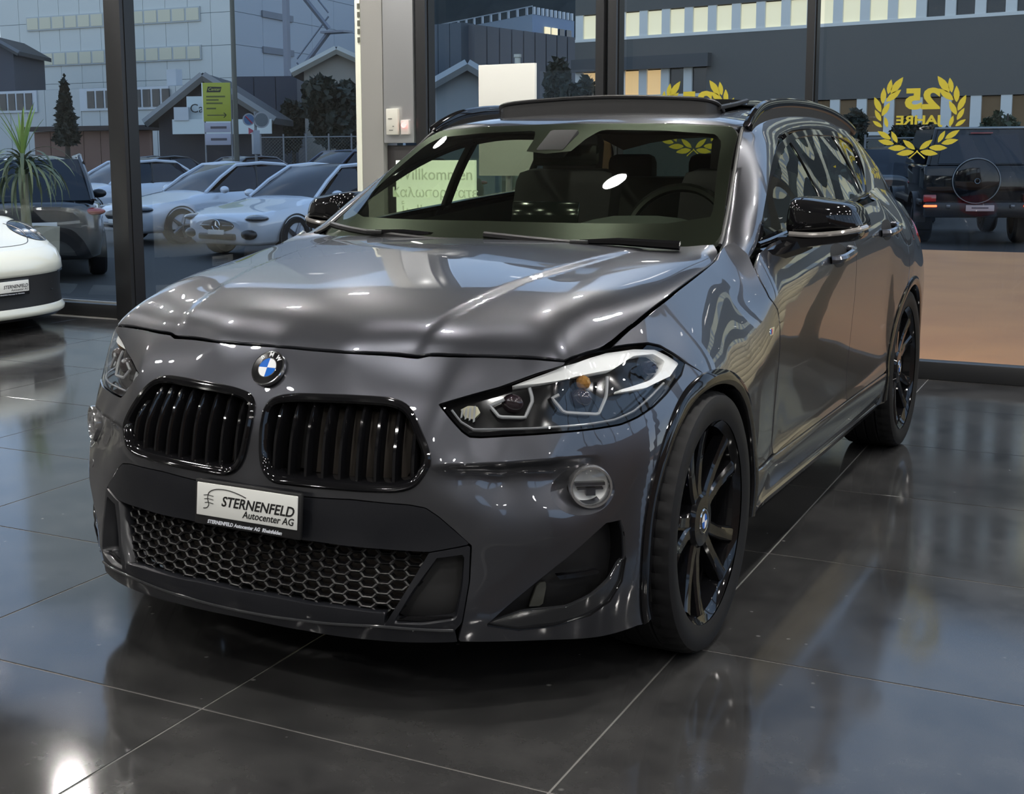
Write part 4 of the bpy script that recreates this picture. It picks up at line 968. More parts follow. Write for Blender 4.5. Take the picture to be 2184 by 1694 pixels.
def make_room():
    tile = stone_floor(); grout = P('grout', (.16, .155, .145), .8)
    frame_m = P('frame_anthracite', (.026, .027, .029), .38, .2); dark = P('frame_black', (.006, .006, .007), .3)
    glass = G('showroom_glass', (.86, .90, .91), 1.5)
    fl = MB().box(((RX0+RX1)/2, (RY0+WY)/2, -.032), (RX1-RX0, WY-RY0, .06)).build('floor', grout, None, smooth=False); tag(fl, kind='structure')
    ts = .9; rot = math.radians(1.4)
    me = MB().box((0, 0, 0), (ts-.005, ts-.005, .012), .0015); o0 = me.build('tile', tile, fl, smooth=False); o0.location = (0, 0, -.0055)
    R = Matrix.Rotation(rot, 3, 'Z'); n = 0
    for i in range(-9, 8):
        for j in range(-7, 5):
            p = R @ Vector(((i+.5)*ts, (j+.5)*ts, 0)) + Vector((.828, -.02, 0))
            if p.x < RX0+.1 or p.x > RX1-.1 or p.y < RY0+.2 or p.y > WY-.02: continue
            t = o0 if n == 0 else o0.copy()
            if n: COL.objects.link(t)
            t.location = (p.x, p.y, -.0065); t.rotation_euler = (0, 0, rot); n += 1
            t.parent = fl
    ce = MB().box(((RX0+RX1)/2, (RY0+WY)/2, CEIL+.1), (RX1-RX0, WY-RY0, .2)).build('ceiling', P('ceiling_grey', (.20, .195, .185), .7), None, smooth=False); tag(ce, kind='structure')
    # glazed wall
    wb = empty('wall_back', (0, WY, 0)); tag(wb, kind='structure')
    def part(nm, mb, m, **k): o = mb.build(nm, m, wb, **k); o.matrix_parent_inverse = wb.matrix_world.inverted(); o.location = (0, -WY, 0); return o
    wb.location = (0, WY, 0)
    # (left edge, width, depth) of each upright, front face at y=4.33
    bars = [(-9.1, .12, .16), (-7.3, .12, .16), (-5.24, .16, .16), (-2.53, .075, .12), (-1.265, .055, .12), (-1.185, .055, .12), (.005, .045, .10), (1.62, .09, .12), (3.3, .09, .12), (5.0, .09, .12), (6.6, .09, .12)]
    for x, w, dp in bars:
        part('mullion', MB().box((x+w/2, 4.33+dp/2, CEIL/2), (w, dp, CEIL), .004), frame_m)
        part('mullion_gasket', MB().box((x+w+.003, 4.33+dp*.6, CEIL/2), (.008, dp*.7, CEIL)), dark)
    bars = [(x+w/2, w) for x, w, dp in bars]
    for (x0, _), (x1, _) in zip(bars[:-1], bars[1:]):
        if x1-x0 < .3: continue
        part('bottom_rail', MB().box(((x0+x1)/2, WY, .05), (x1-x0-.09, .09, .1), .004), frame_m)
        part('top_rail', MB().box(((x0+x1)/2, WY, CEIL-.06), (x1-x0-.09, .09, .12), .004), frame_m)
        part('pane', MB().box(((x0+x1)/2, WY+.02, CEIL/2), (x1-x0-.09, .001, CEIL-.2)) if False else MB().add([(x0+.04, WY+.02, .1), (x1-.04, WY+.02, .1), (x1-.04, WY+.02, CEIL-.12), (x0+.04, WY+.02, CEIL-.12)], [(0, 1, 2, 3)]), glass, smooth=False)
    part('threshold_strip', MB().box((-5.62, WY-.035, .118), (1.2, .02, .016)), P('strip_metal', (.55, .58, .60), .3, .6))
    # solid walls behind the photographer and on the sides
    def wall(nm, c, d, m): tag(MB().box(c, d).build(nm, m, None, smooth=False), kind='structure')
    plaster = P('plaster_grey', (.17, .165, .16), .8)
    wall('wall_front', ((RX0+RX1)/2, RY0-.1, CEIL/2), (RX1-RX0, .2, CEIL), plaster)
    wall('wall_left', (RX0-.1, (RY0+WY)/2, CEIL/2), (.2, WY-RY0, CEIL), plaster)
    # right side: beige split-stone wall, tall brown wall, glazing above
    wr = empty('wall_right', (RX1, 0, 0)); tag(wr, kind='structure')
    def rp(nm, mb, m, **k): o = mb.build(nm, m, wr, **k); o.location = (-RX1, 0, 0); return o
    stone = P('split_stone', (.80, .72, .50), .85, bump=(9, 1.0), noise=(6, .6, (.64, .57, .38)))
    wood = P('orange_wood', (.42, .19, .07), .5, noise=(2.5, .8, (.30, .13, .05)))
    rp('sky_screen_wall', MB().box((RX1, (RY0+WY)/2, 1.15), (.12, WY-RY0, 2.3)), P('brown_panel', (.10, .06, .035), .6), smooth=False)  # unseen solid part, raised to keep sky out of the car's reflections
    for i in range(8):
        yy = RY0 + (WY-RY0)*i/7
        rp('mullion', MB().box((RX1, yy, CEIL/2), (.1, .09, CEIL), .004), frame_m)
    for i in range(7):
        a, b = RY0 + (WY-RY0)*i/7+.05, RY0 + (WY-RY0)*(i+1)/7-.05
        rp('pane', MB().add([(RX1, a, 2.3), (RX1, b, 2.3), (RX1, b, CEIL), (RX1, a, CEIL)], [(0, 1, 2, 3)]), glass, smooth=False)
    sw = empty('stone_wall', (3.1, 4.2, 0)); tag(sw, 'low beige split stone wall beside the right panes', 'wall')
    rng = random.Random(3)
    for k in range(8):
        z0, z1 = .0+.15*k, .15*(k+1)-.008; yy = -1.25
        while yy < 1.2:
            L = min(rng.uniform(.3, .6), 1.25-yy); MB().box((yy+L/2, rng.uniform(-.02, 0), (z0+z1)/2), (L-.01, .18, z1-z0), .012).build('stone_block', stone, sw); yy += L
    # corner column beside the sliding door
    pil = empty('column', (-2.9, WY-.16, 0)); tag(pil, 'grey square column with a cream edge strip beside the sliding door', 'column')
    def pp(nm, mb, m, **k): o = mb.build(nm, m, pil, **k); o.location = (2.9, -(WY-.16), 0); return o
    pp('shaft', MB().box((-2.870, 4.33+.09, CEIL/2), (.168, .18, CEIL), .003), P('column_grey', (.32, .315, .295), .75))
    pp('edge_strip', MB().box((-2.977, 4.33+.06, 1.15), (.042, .12, 2.33), .002), P('strip_cream', (.82, .83, .70), .6))
    for k in range(5): pp('strip_clip', MB().box((-2.965, 4.327, 2.02+.055*k), (.018, .004, .035)), P('clip_olive', (.12, .12, .09), .6))
    cp = empty('door_control', (-2.72, WY-.19, 1.31)); tag(cp, 'brushed steel door housing with white switch box and red lit button', 'control panel')
    def cpp(nm, mb, m, **k): o = mb.build(nm, m, cp, **k); o.location = (2.72, -(WY-.19), -1.31); return o
    steel = P('brushed_steel', (.62, .63, .64), .32, .65)
    cpp('steel_housing', MB().box((-2.665, 4.33+.04, (1.335+CEIL)/2), (.232, .08, CEIL-1.335), .005), steel)
    cpp('lower_panel', MB().box((-2.665, 4.33+.07, .66), (.232, .05, 1.32), .003), P('panel_dark', (.030, .027, .028), .5))
    cpp('switch_box', MB().box((-2.700, 4.315, 1.475), (.092, .03, .172), .006), P('switch_white', (.70, .68, .60), .5))
    for dx, dz, w in ((-.012, .02, .03), (.012, -.03, .012), (-.006, -.055, .03)): cpp('switch_mark', MB().box((-2.70+dx, 4.299, 1.475+dz), (w, .002, .006)), P('mark_grey', (.2, .2, .18), .6))
    cpp('button_box', MB().box((-2.605, 4.318, 1.438), (.062, .024, .096), .005), P('button_white', (.72, .66, .62), .5))
    bt = MB().lathe([(.0001, 0), (.016, 0), (.018, -.004), (.018, -.012)], 20, 'Y', (-2.600, 4.294, 1.452)); cpp('red_button', bt, P('button_red', (.8, .15, .15), .4, emit=(1, .30, .28), es=2.5))
    # boards standing inside the glass
    wmat = P('board_white', (.82, .82, .76), .6)
    def board(x0, x1, z0, z1, y, label):
        e = empty('display_board', ((x0+x1)/2, y, 0)); tag(e, label, 'sign')
        for nm, mb, m in (('board_panel', MB().box((0, 0, (z0+z1)/2), (x1-x0, .03, z1-z0), .003), wmat), ('stand_post', MB().tube([(0, .02, .02), (0, .02, z1-.1)], .02, 10), steel), ('stand_foot', MB().lathe([(.0001, .02), (.17, .02), (.18, .012), (.18, 0)], 28), steel)):
            mb.build(nm, m, e)
        return e
    board(-1.90, -1.52, 1.13, 1.80, WY-.42, 'blank white display board showing above the grey car roof')
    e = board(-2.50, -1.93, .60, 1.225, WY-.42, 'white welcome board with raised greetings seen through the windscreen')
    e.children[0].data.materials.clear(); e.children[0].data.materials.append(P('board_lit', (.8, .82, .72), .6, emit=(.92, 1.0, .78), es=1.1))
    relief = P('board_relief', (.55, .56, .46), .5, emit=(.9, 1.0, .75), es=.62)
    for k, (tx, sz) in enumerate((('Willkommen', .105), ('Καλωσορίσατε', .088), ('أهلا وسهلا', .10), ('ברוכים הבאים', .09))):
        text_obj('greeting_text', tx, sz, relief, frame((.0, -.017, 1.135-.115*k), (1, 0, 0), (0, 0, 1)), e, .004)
    # ceiling downlights
    lum = P('lamp_glow', (1, 1, 1), .5, emit=(1.0, .97, .92), es=LAMP)
    ring = P('lamp_ring', (.6, .6, .6), .4)
    proto = None
    for i, x in enumerate((-7.8, -5.4, -3.0, -.6, 1.8, 4.2, 6.4)):
        for j, yy in enumerate((-6.2, -4.0, -1.8, .4, 2.3, 3.75)):  # last row, by the glass, added to brighten the stone wall
            e = empty('ceiling_light', (x, yy, CEIL)); tag(e, 'round white downlight set into the grey ceiling above the cars', 'ceiling light', 'ceiling downlights')
            if proto is None:
                a = MB().lathe([(.105, 0), (.105, -.012), (.092, -.014), (.088, -.004)], 28).build('lamp_rim', ring, e)
                b = MB().lathe([(.0001, -.006), (.088, -.006)], 28).build('lamp_disc', lum, e); proto = (a, b)
            else:
                for q in proto:
                    c = q.copy(); COL.objects.link(c); c.parent = e
LAMP = 400.0
# ================================================================ outside
GZ = -.45
def ground(px, D, z=None):
    """point on the ground seen in photo column px, D metres deep"""
    z = GZ if z is None else z
    a = at(px, 0, D); b = at(px, 1694, D); t = (z-a.z)/(b.z-a.z); return a + (b-a)*t
def zat(py, D, px=900): return at(px, py, D).z
def foliage(name, blobs, n, size, mat, parent, seed=1):
    """leaf cloud: n small leaves scattered through ellipsoids (centre, radii)"""
    r = np.random.default_rng(seed); V = []; F = []
    vol = np.array([b[1][0]*b[1][1]*b[1][2] for b in blobs]); cnt = (vol/vol.sum()*n).astype(int)+1
    for (c, rad), k in zip(blobs, cnt):
        d = r.normal(size=(k, 3)); d /= np.linalg.norm(d, axis=1)[:, None]; rr = r.uniform(.35, 1, k)**.6
        p = np.array(c) + d*rr[:, None]*np.array(rad)
        a = r.normal(size=(k, 3)); a /= np.linalg.norm(a, axis=1)[:, None]; b = np.cross(a, r.normal(size=(k, 3))); b /= np.linalg.norm(b, axis=1)[:, None]
        s = size*r.uniform(.6, 1.4, k)[:, None]
        for q, x, y in zip(p, a*s, b*s*.5):
            i = len(V); V += [q-x, q-y, q+x, q+y]; F.append((i, i+1, i+2, i+3))
    return link(name, mesh(name, V, F), mat, parent)
def facade(root, A, B, z0, z1, nx, nz, mat, nm='cladding_panel', gap=.03, t=.08):
    """cladding panels between ground points A and B, each its own piece"""
    A, B = Vector((A[0], A[1], 0)), Vector((B[0], B[1], 0)); d = B-A; L = d.length; ang = math.atan2(d.y, d.x)
    w, h = L/nx, (z1-z0)/nz
    me = None
    for i in range(nx):
        for j in range(nz):
            if me is None:
                o = MB().box((0, 0, 0), (w-gap, t, h-gap)).build(nm, mat, root, smooth=False); me = o.data
            else:
                o = link(nm, me, None, root)
            p = A + d*((i+.5)/nx); o.location = (p.x, p.y, z0+(j+.5)*h); o.rotation_euler = (0, 0, ang)
def onface(root, A, B, u0, u1, z0, z1, mat, nm, t=.1, off=.08, smooth=False):
    """box on the face A-B between fractions u0..u1; off towards the viewer"""
    A, B = Vector((A[0], A[1], 0)), Vector((B[0], B[1], 0)); d = B-A; n = Vector((d.y, -d.x, 0)).normalized(); p = A + d*((u0+u1)/2) + n*off
    o = MB().box((0, 0, 0), (d.length*(u1-u0), t, z1-z0)).build(nm, mat, root, smooth=smooth); o.location = (p.x, p.y, (z0+z1)/2); o.rotation_euler = (0, 0, math.atan2(d.y, d.x)); return o
def gable_house(name, label, px0, px1, pya, pye, D, mats, depth=8, ridge=None):
    """gable end facing us: eaves at px0..px1 / pye, ridge at pya"""
    a, b = at(px0, pye, D), at(px1, pye, D); ze = (a.z+b.z)/2; zr = zat(pya, D); m = (a+b)/2 if ridge is None else at(ridge, pye, D)
    d = Vector((b.x-a.x, b.y-a.y, 0)); n = Vector((-d.y, d.x, 0)).normalized()*depth
    r = empty(name, (m.x, m.y, GZ)); tag(r, label, 'house')
    L = lambda p, z: Vector((p.x-m.x, p.y-m.y, z-GZ))
    wall, roof, edge = mats
    V = [L(a, GZ), L(b, GZ), L(b, ze), L(m, zr), L(a, ze)]; V += [v+n for v in V]
    MB().add(V, [(0, 1, 2, 3, 4), (9, 8, 7, 6, 5), (0, 5, 6, 1), (1, 6, 7, 2), (0, 4, 9, 5)]).build('wall', wall, r, smooth=False)
    for e, nm in ((a, 'l'), (b, 'r')):
        e1 = L(e, ze); k = L(m, zr); ov = (e1-k).normalized()*.5; f = -n.normalized()*.45; up = Vector((0, 0, .22))
        q = [k+f, e1+ov+f, e1+ov+n, k+n]; q += [v+up for v in q]
        MB().add(q, [(0, 1, 2, 3), (4, 7, 6, 5), (0, 4, 5, 1), (1, 5, 6, 2), (2, 6, 7, 3), (3, 7, 4, 0)]).build('roof_slab', roof, r, smooth=False)
        MB().tube([k+f+up*.5, e1+ov+f+up*.5], .16, 4).build('barge_board', edge, r, smooth=False)
    return r
def make_outside():
    asph = P('asphalt', (.020, .0185, .016), .75, noise=(.6, .7, (.030, .028, .025)))
    g = MB().box((0, 70, GZ-.1), (260, 130.6, .2)).build('parking_ground', asph, None, smooth=False); tag(g, kind='structure')
    for x0, x1, nm in ((-1.3, 12, 'terrace'),):
        pav = P('terrace_brown', (.72, .31, .10), .6, noise=(1.2, .8, (.50, .20, .07)))
        t = MB().box(((x0+x1)/2, 4.51+5.2, -.28), (x1-x0, 10.4, .34)).build('terrace', pav, None, smooth=False); tag(t, kind='structure')
    t = MB().box((-8, 4.53+.55, -.28), (13.3, 1.1, .34)).build('terrace_kerb', asph, None, smooth=False); tag(t, kind='structure')
    # ---------------- pale industrial block
    pale = P('pale_cladding', (.60, .62, .58), .6); pale_shade = P('shaded_cladding', (.36, .40, .44), .6); cream = P('blind_cream', (.66, .62, .46), .6); framew = P('window_frame_pale', (.45, .48, .48), .6); joint = P('joint_dark', (.16, .2, .22), .8)  # second, bluer cladding tone paints the shade on the block's right face
    A, B, C = ground(18, 88), ground(510, 80), ground(800, 100)
    r = empty('industrial_block', (B.x, B.y, GZ)); tag(r, 'tall pale blue clad industrial block with two cream window bands', 'building')
    rel = lambda p: (p.x-B.x, p.y-B.y)
    a, b, c = rel(A), rel(B), rel(C); zt = 31.0  # unseen upper height added to block sky in the floor reflection
    zb = 0
    core = MB().add([(a[0], a[1], 0), (b[0], b[1], 0), (c[0], c[1], 0), (c[0]-12, c[1]+14, 0)] + [(x, y, zt) for x, y in (a, b, c, (c[0]-12, c[1]+14))], [(0, 1, 5, 4), (1, 2, 6, 5), (2, 3, 7, 6), (3, 0, 4, 7), (4, 5, 6, 7)]).build('core', joint, r, smooth=False)
    facade(r, a, b, 0, zt, 11, 16, pale); facade(r, b, c, 0, zt, 6, 16, pale_shade)
    for pl, pr, hh in ((50, 25, 13), (125, 105, 11)):
        z = zat((pl+pr)/2, 83.5)-GZ; u0, u1 = .13, .87
        onface(r, a, b, u0, u1, z-.44, z+.44, framew, 'window_band', .1, .10)
        for k in range(13):
            ua = u0+(u1-u0)*k/13; onface(r, a, b, ua+.004, ua+(u1-u0)/13-.004, z-.36, z+.36, cream, 'window_pane', .06, .15)
    for py in (33, 107):
        z = zat(py, 84)-GZ; onface(r, b, c, .16, .36, z-.2, z+.2, P('grey_vent', (.17, .19, .22), .6), 'vent_grille', .1, .1)
    # outside stair of the shaded side
    st = empty('outside_stair', (0, 0, GZ)); s0 = ground(640, 76); st.location = (s0.x, s0.y, GZ); tag(st, 'grey steel outside staircase on the shaded side of the tall block', 'staircase')
    stm = P('stair_steel', (.20, .22, .26), .5, .3)
    for k in range(3):
        zz = 2.6*k+.2; pts = [at(630+(70 if k % 2 == 0 else 0), 0, 76), at(700-(70 if k % 2 == 0 else 0), 0, 76)]
        p0 = Vector((pts[0].x-s0.x, pts[0].y-s0.y, zz+3)); p1 = Vector((pts[1].x-s0.x, pts[1].y-s0.y, zz+5.4))
        MB().tube([p0, p1], .14, 4).build('stair_flight', stm, st, smooth=False); MB().tube([p0+Vector((0, 0, .9)), p1+Vector((0, 0, .9))], .05, 4).build('stair_rail', stm, st, smooth=False)
        MB().box(p1+Vector((.4, .2, 0)), (1.6, 1, .12)).build('stair_landing', stm, st, smooth=False)
    MB().box((-.7, 0, 6), (.3, .3, 12)).build('stair_post', stm, st, smooth=False)
    # ---------------- low annex with a row of small windows
    A2, B2 = ground(-40, 70), ground(425, 64); r = empty('annex_building', (B2.x, B2.y, GZ)); tag(r, 'low pale annex with a row of small dark windows', 'building')
    a, b = (A2.x-B2.x, A2.y-B2.y), (0, 0); zt = zat(183, 67)-GZ
    d = Vector((b[0]-a[0], b[1]-a[1], 0)); n = Vector((-d.y, d.x, 0)).normalized()*6
    MB().add([(a[0], a[1], 0), (0, 0, 0), (n.x, n.y, 0), (a[0]+n.x, a[1]+n.y, 0)]+[(a[0], a[1], zt), (0, 0, zt), (n.x, n.y, zt), (a[0]+n.x, a[1]+n.y, zt)], [(0, 1, 5, 4), (1, 2, 6, 5), (2, 3, 7, 6), (3, 0, 4, 7), (4, 5, 6, 7)]).build('wall', joint, r, smooth=False)
    facade(r, a, b, 0, zt, 12, 1, P('annex_cladding', (.50, .52, .50), .6))
    dkw = P('dark_pane', (.02, .025, .03), .1); wf = P('white_frame', (.55, .58, .6), .5)
    zz = zat(207, 67)-GZ
    onface(r, a, b, .08, .30, zz-.55, zz+.55, wf, 'window_band', .08, .09); onface(r, a, b, .50, .89, zz-.55, zz+.55, wf, 'window_band', .08, .09)
    for k in range(20):
        u = .085 + k*.041
        if .285 < u < .50: continue
        onface(r, a, b, u, u+.031, zz-.42, zz+.42, dkw if k != 0 else cream, 'window_pane', .06, .14)
    ac = onface(r, a, b, .86, .90, zt, zt+.8, P('ac_white', (.5, .53, .55), .5), 'air_conditioner', .5, -.6)
    # hill house at the far left
    gable_house('hill_house', 'dark gabled house at the far left edge behind the annex', -60, 28, 75, 110, 74, (P('hill_wall_dark', (.07, .08, .1), .8), P('roof_dark', (.035, .04, .045), .7), P('roof_edge', (.12, .13, .14), .6)), 6)  # house walls in one even dark tone
    # ---------------- workshop house with gable sign
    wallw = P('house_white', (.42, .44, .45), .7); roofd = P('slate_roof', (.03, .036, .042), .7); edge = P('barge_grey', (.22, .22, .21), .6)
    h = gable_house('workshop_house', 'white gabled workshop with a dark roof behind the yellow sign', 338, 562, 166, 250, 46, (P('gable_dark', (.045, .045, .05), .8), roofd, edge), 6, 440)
    p = at(433, 240, 45.5); sgn = MB().box((p.x-h.location.x, p.y-h.location.y, p.z-GZ), (1.1, .06, 1.1), rz=YAW).build('gable_sign', P('sign_pale', (.55, .62, .62), .5), h, smooth=False)
    q = at(430, 232, 45.3); text_obj('gable_lettering', 'Carr', .42, P('print_black', (.01, .01, .01), .5), frame((q.x-h.location.x, q.y-h.location.y, q.z-GZ), (math.cos(YAW), math.sin(YAW), 0), (0, 0, 1)), h, .01)
    for px, w in ((430, 2.0), (530, 1.6)):
        p = at(px, 270, 45.3); MB().box((p.x-h.location.x, p.y-h.location.y, p.z-GZ), (w, .06, .5), rz=YAW).build('shop_window', P('window_bright', (.6, .66, .64), .4), h, smooth=False)
    p = at(388, 243, 45.3); MB().box((p.x-h.location.x, p.y-h.location.y, p.z-GZ), (.5, .3, .45), rz=YAW).build('wall_unit', P('ac_white', (.5, .53, .55), .5), h, smooth=False)
    # dark hall behind and pale house on the right
    A3, B3 = ground(515, 62), ground(648, 62); r = empty('dark_hall', (A3.x, A3.y, GZ)); tag(r, 'dark windowless hall between the workshop and the trees', 'building')
    facade(r, (0, 0), (B3.x-A3.x, B3.y-A3.y), 0, zat(165, 62)-GZ, 3, 1, P('hall_dark', (.035, .045, .065), .7), t=4)
    gable_house('beige_house', 'beige gabled house above the dark trees', 648, 800, 112, 150, 52, (P('beige_wall', (.30, .28, .24), .8), P('roof_dark', (.035, .04, .045), .7), P('barge_pale', (.4, .4, .36), .6)), 8, 720)
    # long brown shed
    A4, B4 = ground(80, 56), ground(330, 54); r = empty('brown_shed', (A4.x, A4.y, GZ)); tag(r, 'long low brown shed behind the parked cars', 'building')
    facade(r, (0, 0), (B4.x-A4.x, B4.y-A4.y), 0, zat(272, 55)-GZ, 7, 1, P('shed_brown', (.20, .12, .09), .8), 'wall_board')
    onface(r, (0, 0), (B4.x-A4.x, B4.y-A4.y), -.03, 1.03, zat(272, 55)-GZ, zat(262, 55)-GZ, P('shed_roof', (.05, .04, .035), .8), 'roof_edge', 3, -1)
    onface(r, (0, 0), (B4.x-A4.x, B4.y-A4.y), .05, .40, .3, 1.0, P('banner_pale', (.4, .43, .42), .6), 'banner', .05, .4)
    onface(r, (0, 0), (B4.x-A4.x, B4.y-A4.y), .98, 1.35, .3, .85, P('banner_pale', (.4, .43, .42), .6), 'banner', .05, .4)
    # evergreen, dark tree mass, hedge
    leafd = P('leaf_dark', (.012, .02, .012), .7); leafg = P('leaf_green', (.03, .05, .022), .6); bark = P('bark', (.05, .04, .03), .8)
    def tree(name, label, cat, px, py0, py1, D, wpx, n, size, mat, seed, kind='round'):
        b = ground(px, D); r = empty(name, b); tag(r, label, cat)
        zt, zl = zat(py0, D)-GZ, zat(py1, D)-GZ; w = wpx*D/FPX/2
        MB().tube([(0, 0, 0), (.03, .02, zt*.55), (0, 0, zt*.9)], [.12, .08, .02], 6).build('trunk', bark, r)
        if kind == 'cone': bl = [((0, 0, zl+(zt-zl)*k/6), (w*(1.05-k/6.5), w*(1.05-k/6.5), (zt-zl)*.12)) for k in range(7)]
        else:
            rg = random.Random(seed); bl = [((rg.uniform(-.55, .55)*w, rg.uniform(-.5, .5)*w, zl+(zt-zl)*rg.uniform(.25, .8)), (w*rg.uniform(.4, .65), w*rg.uniform(.4, .6), (zt-zl)*rg.uniform(.2, .34))) for _ in range(9)]
        foliage('foliage', bl, n, size, mat, r, seed)
    tree('evergreen_tree', 'thin dark evergreen in front of the annex windows', 'tree', 148, 165, 285, 48, 45, 1800, .19, leafd, 2, 'cone')
    tree('leafy_tree', 'broad dark tree beneath the beige house', 'tree', 722, 168, 330, 45.5, 150, 5000, .2, leafd, 3)
    tree('leafy_tree', 'dark tree growing left of the broad one by the fence', 'tree', 628, 215, 330, 57.5, 60, 2500, .2, leafd, 4)
    # ---------------- street furniture
    b = ground(509, 33); r = empty('street_lamp', b); tag(r, 'tall olive grey street lamp pole right of the yellow sign', 'street lamp')
    MB().tube([(0, 0, 0), (0, 0, 7)], [.075, .05], 12).build('pole', P('pole_olive', (.10, .10, .08), .5), r); MB().lathe([(.1, 0), (.1, .25), (.075, .27)], 14).build('base_sleeve', bark, r)
    b = ground(471, 32); r = empty('direction_sign', b); tag(r, 'yellow direction sign with black arrow above two white boards', 'sign'); r.rotation_euler = (0, 0, YAW)
    k = 32/FPX; zz = lambda py: zat(py, 32)-GZ
    for dx in (-27, 29): MB().tube([(dx*k, .03, 0), (dx*k, .03, zz(175))], .02, 8).build('post', P('post_grey', (.2, .21, .22), .5, .5), r)
    MB().box((0, 0, (zz(174)+zz(255))/2), (58*k, .04, zz(174)-zz(255)), .005).build('yellow_board', P('sign_yellow', (.34, .36, .03), .5), r)
    MB().box((-30*k, 0, (zz(174)+zz(255))/2), (2.5*k, .045, zz(174)-zz(255))).build('board_edge', P('sign_edge', (.7, .72, .68), .5), r)
    blk = P('print_black', (.01, .01, .01), .5)
    MB().add([(-21*k, -.022, zz(194)), (8*k, -.022, zz(194)), (11*k, -.022, zz(183)), (-18*k, -.022, zz(182))], [(0, 1, 2, 3)]).build('heading_field', blk, r, smooth=False)
    text_obj('heading_text', 'Center', 9*k, P('heading_yellow', (.5, .52, .1), .5), frame((-5*k, -.024, zz(188)), (1, 0, 0), (0, 0, 1)), r, .002, shear=.3)
    for py, w in ((203, 40), (210, 26), (217, 34), (228, 20)): MB().box(((-22+w/2)*k, -.022, zz(py)), (w*k, .004, 3.2*k)).build('text_line', P('sign_olive', (.09, .10, .02), .6), r, smooth=False)
    MB().box((-2*k, -.022, zz(242)), (38*k, .004, 1.6*k)).build('arrow', blk, r, smooth=False)
    for s in (1, -1): MB().tube([(19*k, -.023, zz(242)), (14*k, -.023, zz(242+5*s))], .8*k, 4).build('arrow', blk, r, smooth=False)
    for p0, p1, nm in ((258, 278, 'upper'), (281, 305, 'lower')):
        MB().box((0, 0, (zz(p0)+zz(p1))/2), (54*k, .04, zz(p0)-zz(p1)), .004).build('white_board', P('board_lilac', (.36, .36, .42), .5), r)
        MB().box((2*k, -.022, (zz(p0)+zz(p1))/2), (34*k, .004, 5*k)).build('text_line', P('print_grey', (.08, .07, .08), .6), r, smooth=False)
    b = ground(552, 29.5); r = empty('traffic_sign', b); tag(r, 'round blue no parking sign and grey sign back on one post', 'sign'); r.rotation_euler = (0, 0, YAW+.35); k = 29.5/FPX; zz = lambda py: zat(py, 29.5)-GZ
    MB().tube([(0, .05, 0), (0, .05, zz(235))], .03, 8).build('post', P('post_grey', (.2, .21, .22), .5, .5), r)
    for dx, py, R, m, nm in ((-15, 252, 13, P('sign_blue', (.03, .10, .22), .4), 'blue_disc'), (12, 253, 17, P('sign_back', (.09, .11, .12), .5), 'sign_back')):
        MB().lathe([(.0001, -.02), (R*k*.82, -.02), (R*k, -.018), (R*k, .01), (.0001, .01)], 28, 'Y', (dx*k, 0, zz(py))).build(nm, m, r)
        MB().lathe([(R*k*.83, -.024), (R*k*1.0, -.024)], 28, 'Y', (dx*k, 0, zz(py))).build('sign_rim', P('rim_grey', (.26, .27, .28), .5), r)
    MB().tube([(-22*k, -.03, zz(245)), (-8*k, -.03, zz(260))], 1.5*k, 4).build('red_stroke', P('stroke_red', (.35, .05, .08), .5), r)
    MB().lathe([(.0001, -.02), (8*k, -.02), (8*k, .01)], 3, 'Y', (-12*k, 0, zz(276))).build('red_triangle', P('stroke_red', (.35, .05, .08), .5), r)
    MB().box((0, .05, zz(300)), (14*k, .2, 50*k), .01).build('meter_box', P('meter_grey', (.25, .28, .31), .5), r)
    # wire fence
    def fence(name, label, pxa, pxb, D, pyt, pyb, n):
        a, b = ground(pxa, D), ground(pxb, D); r = empty(name, a); tag(r, label, 'fence'); d = b-a; L = d.length; d.normalize(); zt, zl = zat(pyt, D)-GZ, .05
        for i in range(n+1): MB().tube([d*(L*i/n), d*(L*i/n)+Vector((0, 0, zt+.1))], .03, 6).build('fence_post', P('post_grey', (.2, .21, .22), .5, .5), r)
        mb = MB(); H = zt-zl; sp = .11
        for i in range(int(L/sp)+int(H/sp)):
            for sgn in (1, -1):
                x0, x1 = (i*sp-H, i*sp) if sgn > 0 else (i*sp, i*sp-H); z0, z1 = zl, zt
                p = [(x0, z0), (x1, z1)]
                q = []
                for (xa, za), (xb, zb_) in (((x0, z0), (x1, z1)),):
                    for t_ in (0, 1): q.append((xa+(xb-xa)*t_, za+(zb_-za)*t_))
                lo, hi = 0, 1
                if min(x0, x1) < 0:
                    t0 = (0-x0)/(x1-x0); lo, hi = (max(lo, t0), hi) if x1 > x0 else (lo, min(hi, t0))
                if max(x0, x1) > L:
                    t0 = (L-x0)/(x1-x0); lo, hi = (lo, min(hi, t0)) if x1 > x0 else (max(lo, t0), hi)
                if hi <= lo: continue
                A_, B_ = [d*(x0+(x1-x0)*t_)+Vector((0, 0, z0+(z1-z0)*t_)) for t_ in (lo, hi)]
                mb.tube([A_, B_], .004, 3, caps=False)
        o = mb.build('wire_mesh', P('fence_wire', (.10, .11, .10), .5, .3), r, smooth=False, fix=False)
        MB().tube([Vector((0, 0, zt)), d*L+Vector((0, 0, zt))], .02, 6).build('top_rail', P('post_grey', (.2, .21, .22), .5, .5), r)
    fence('wire_fence', 'wire mesh fence in front of the dark trees on the left', 560, 800, 42.5, 290, 345, 5)
    fence('wire_fence', 'wire mesh fence beyond the black off-roader', 1840, 2010, 35, 305, 420, 3)
    # ---------------- middle view: hill, white block, grey hall, small gable
    hv = [at(880, -160, 190), at(1330, -160, 190), at(1330, 330, 150), at(880, 330, 150)]
    rows = []
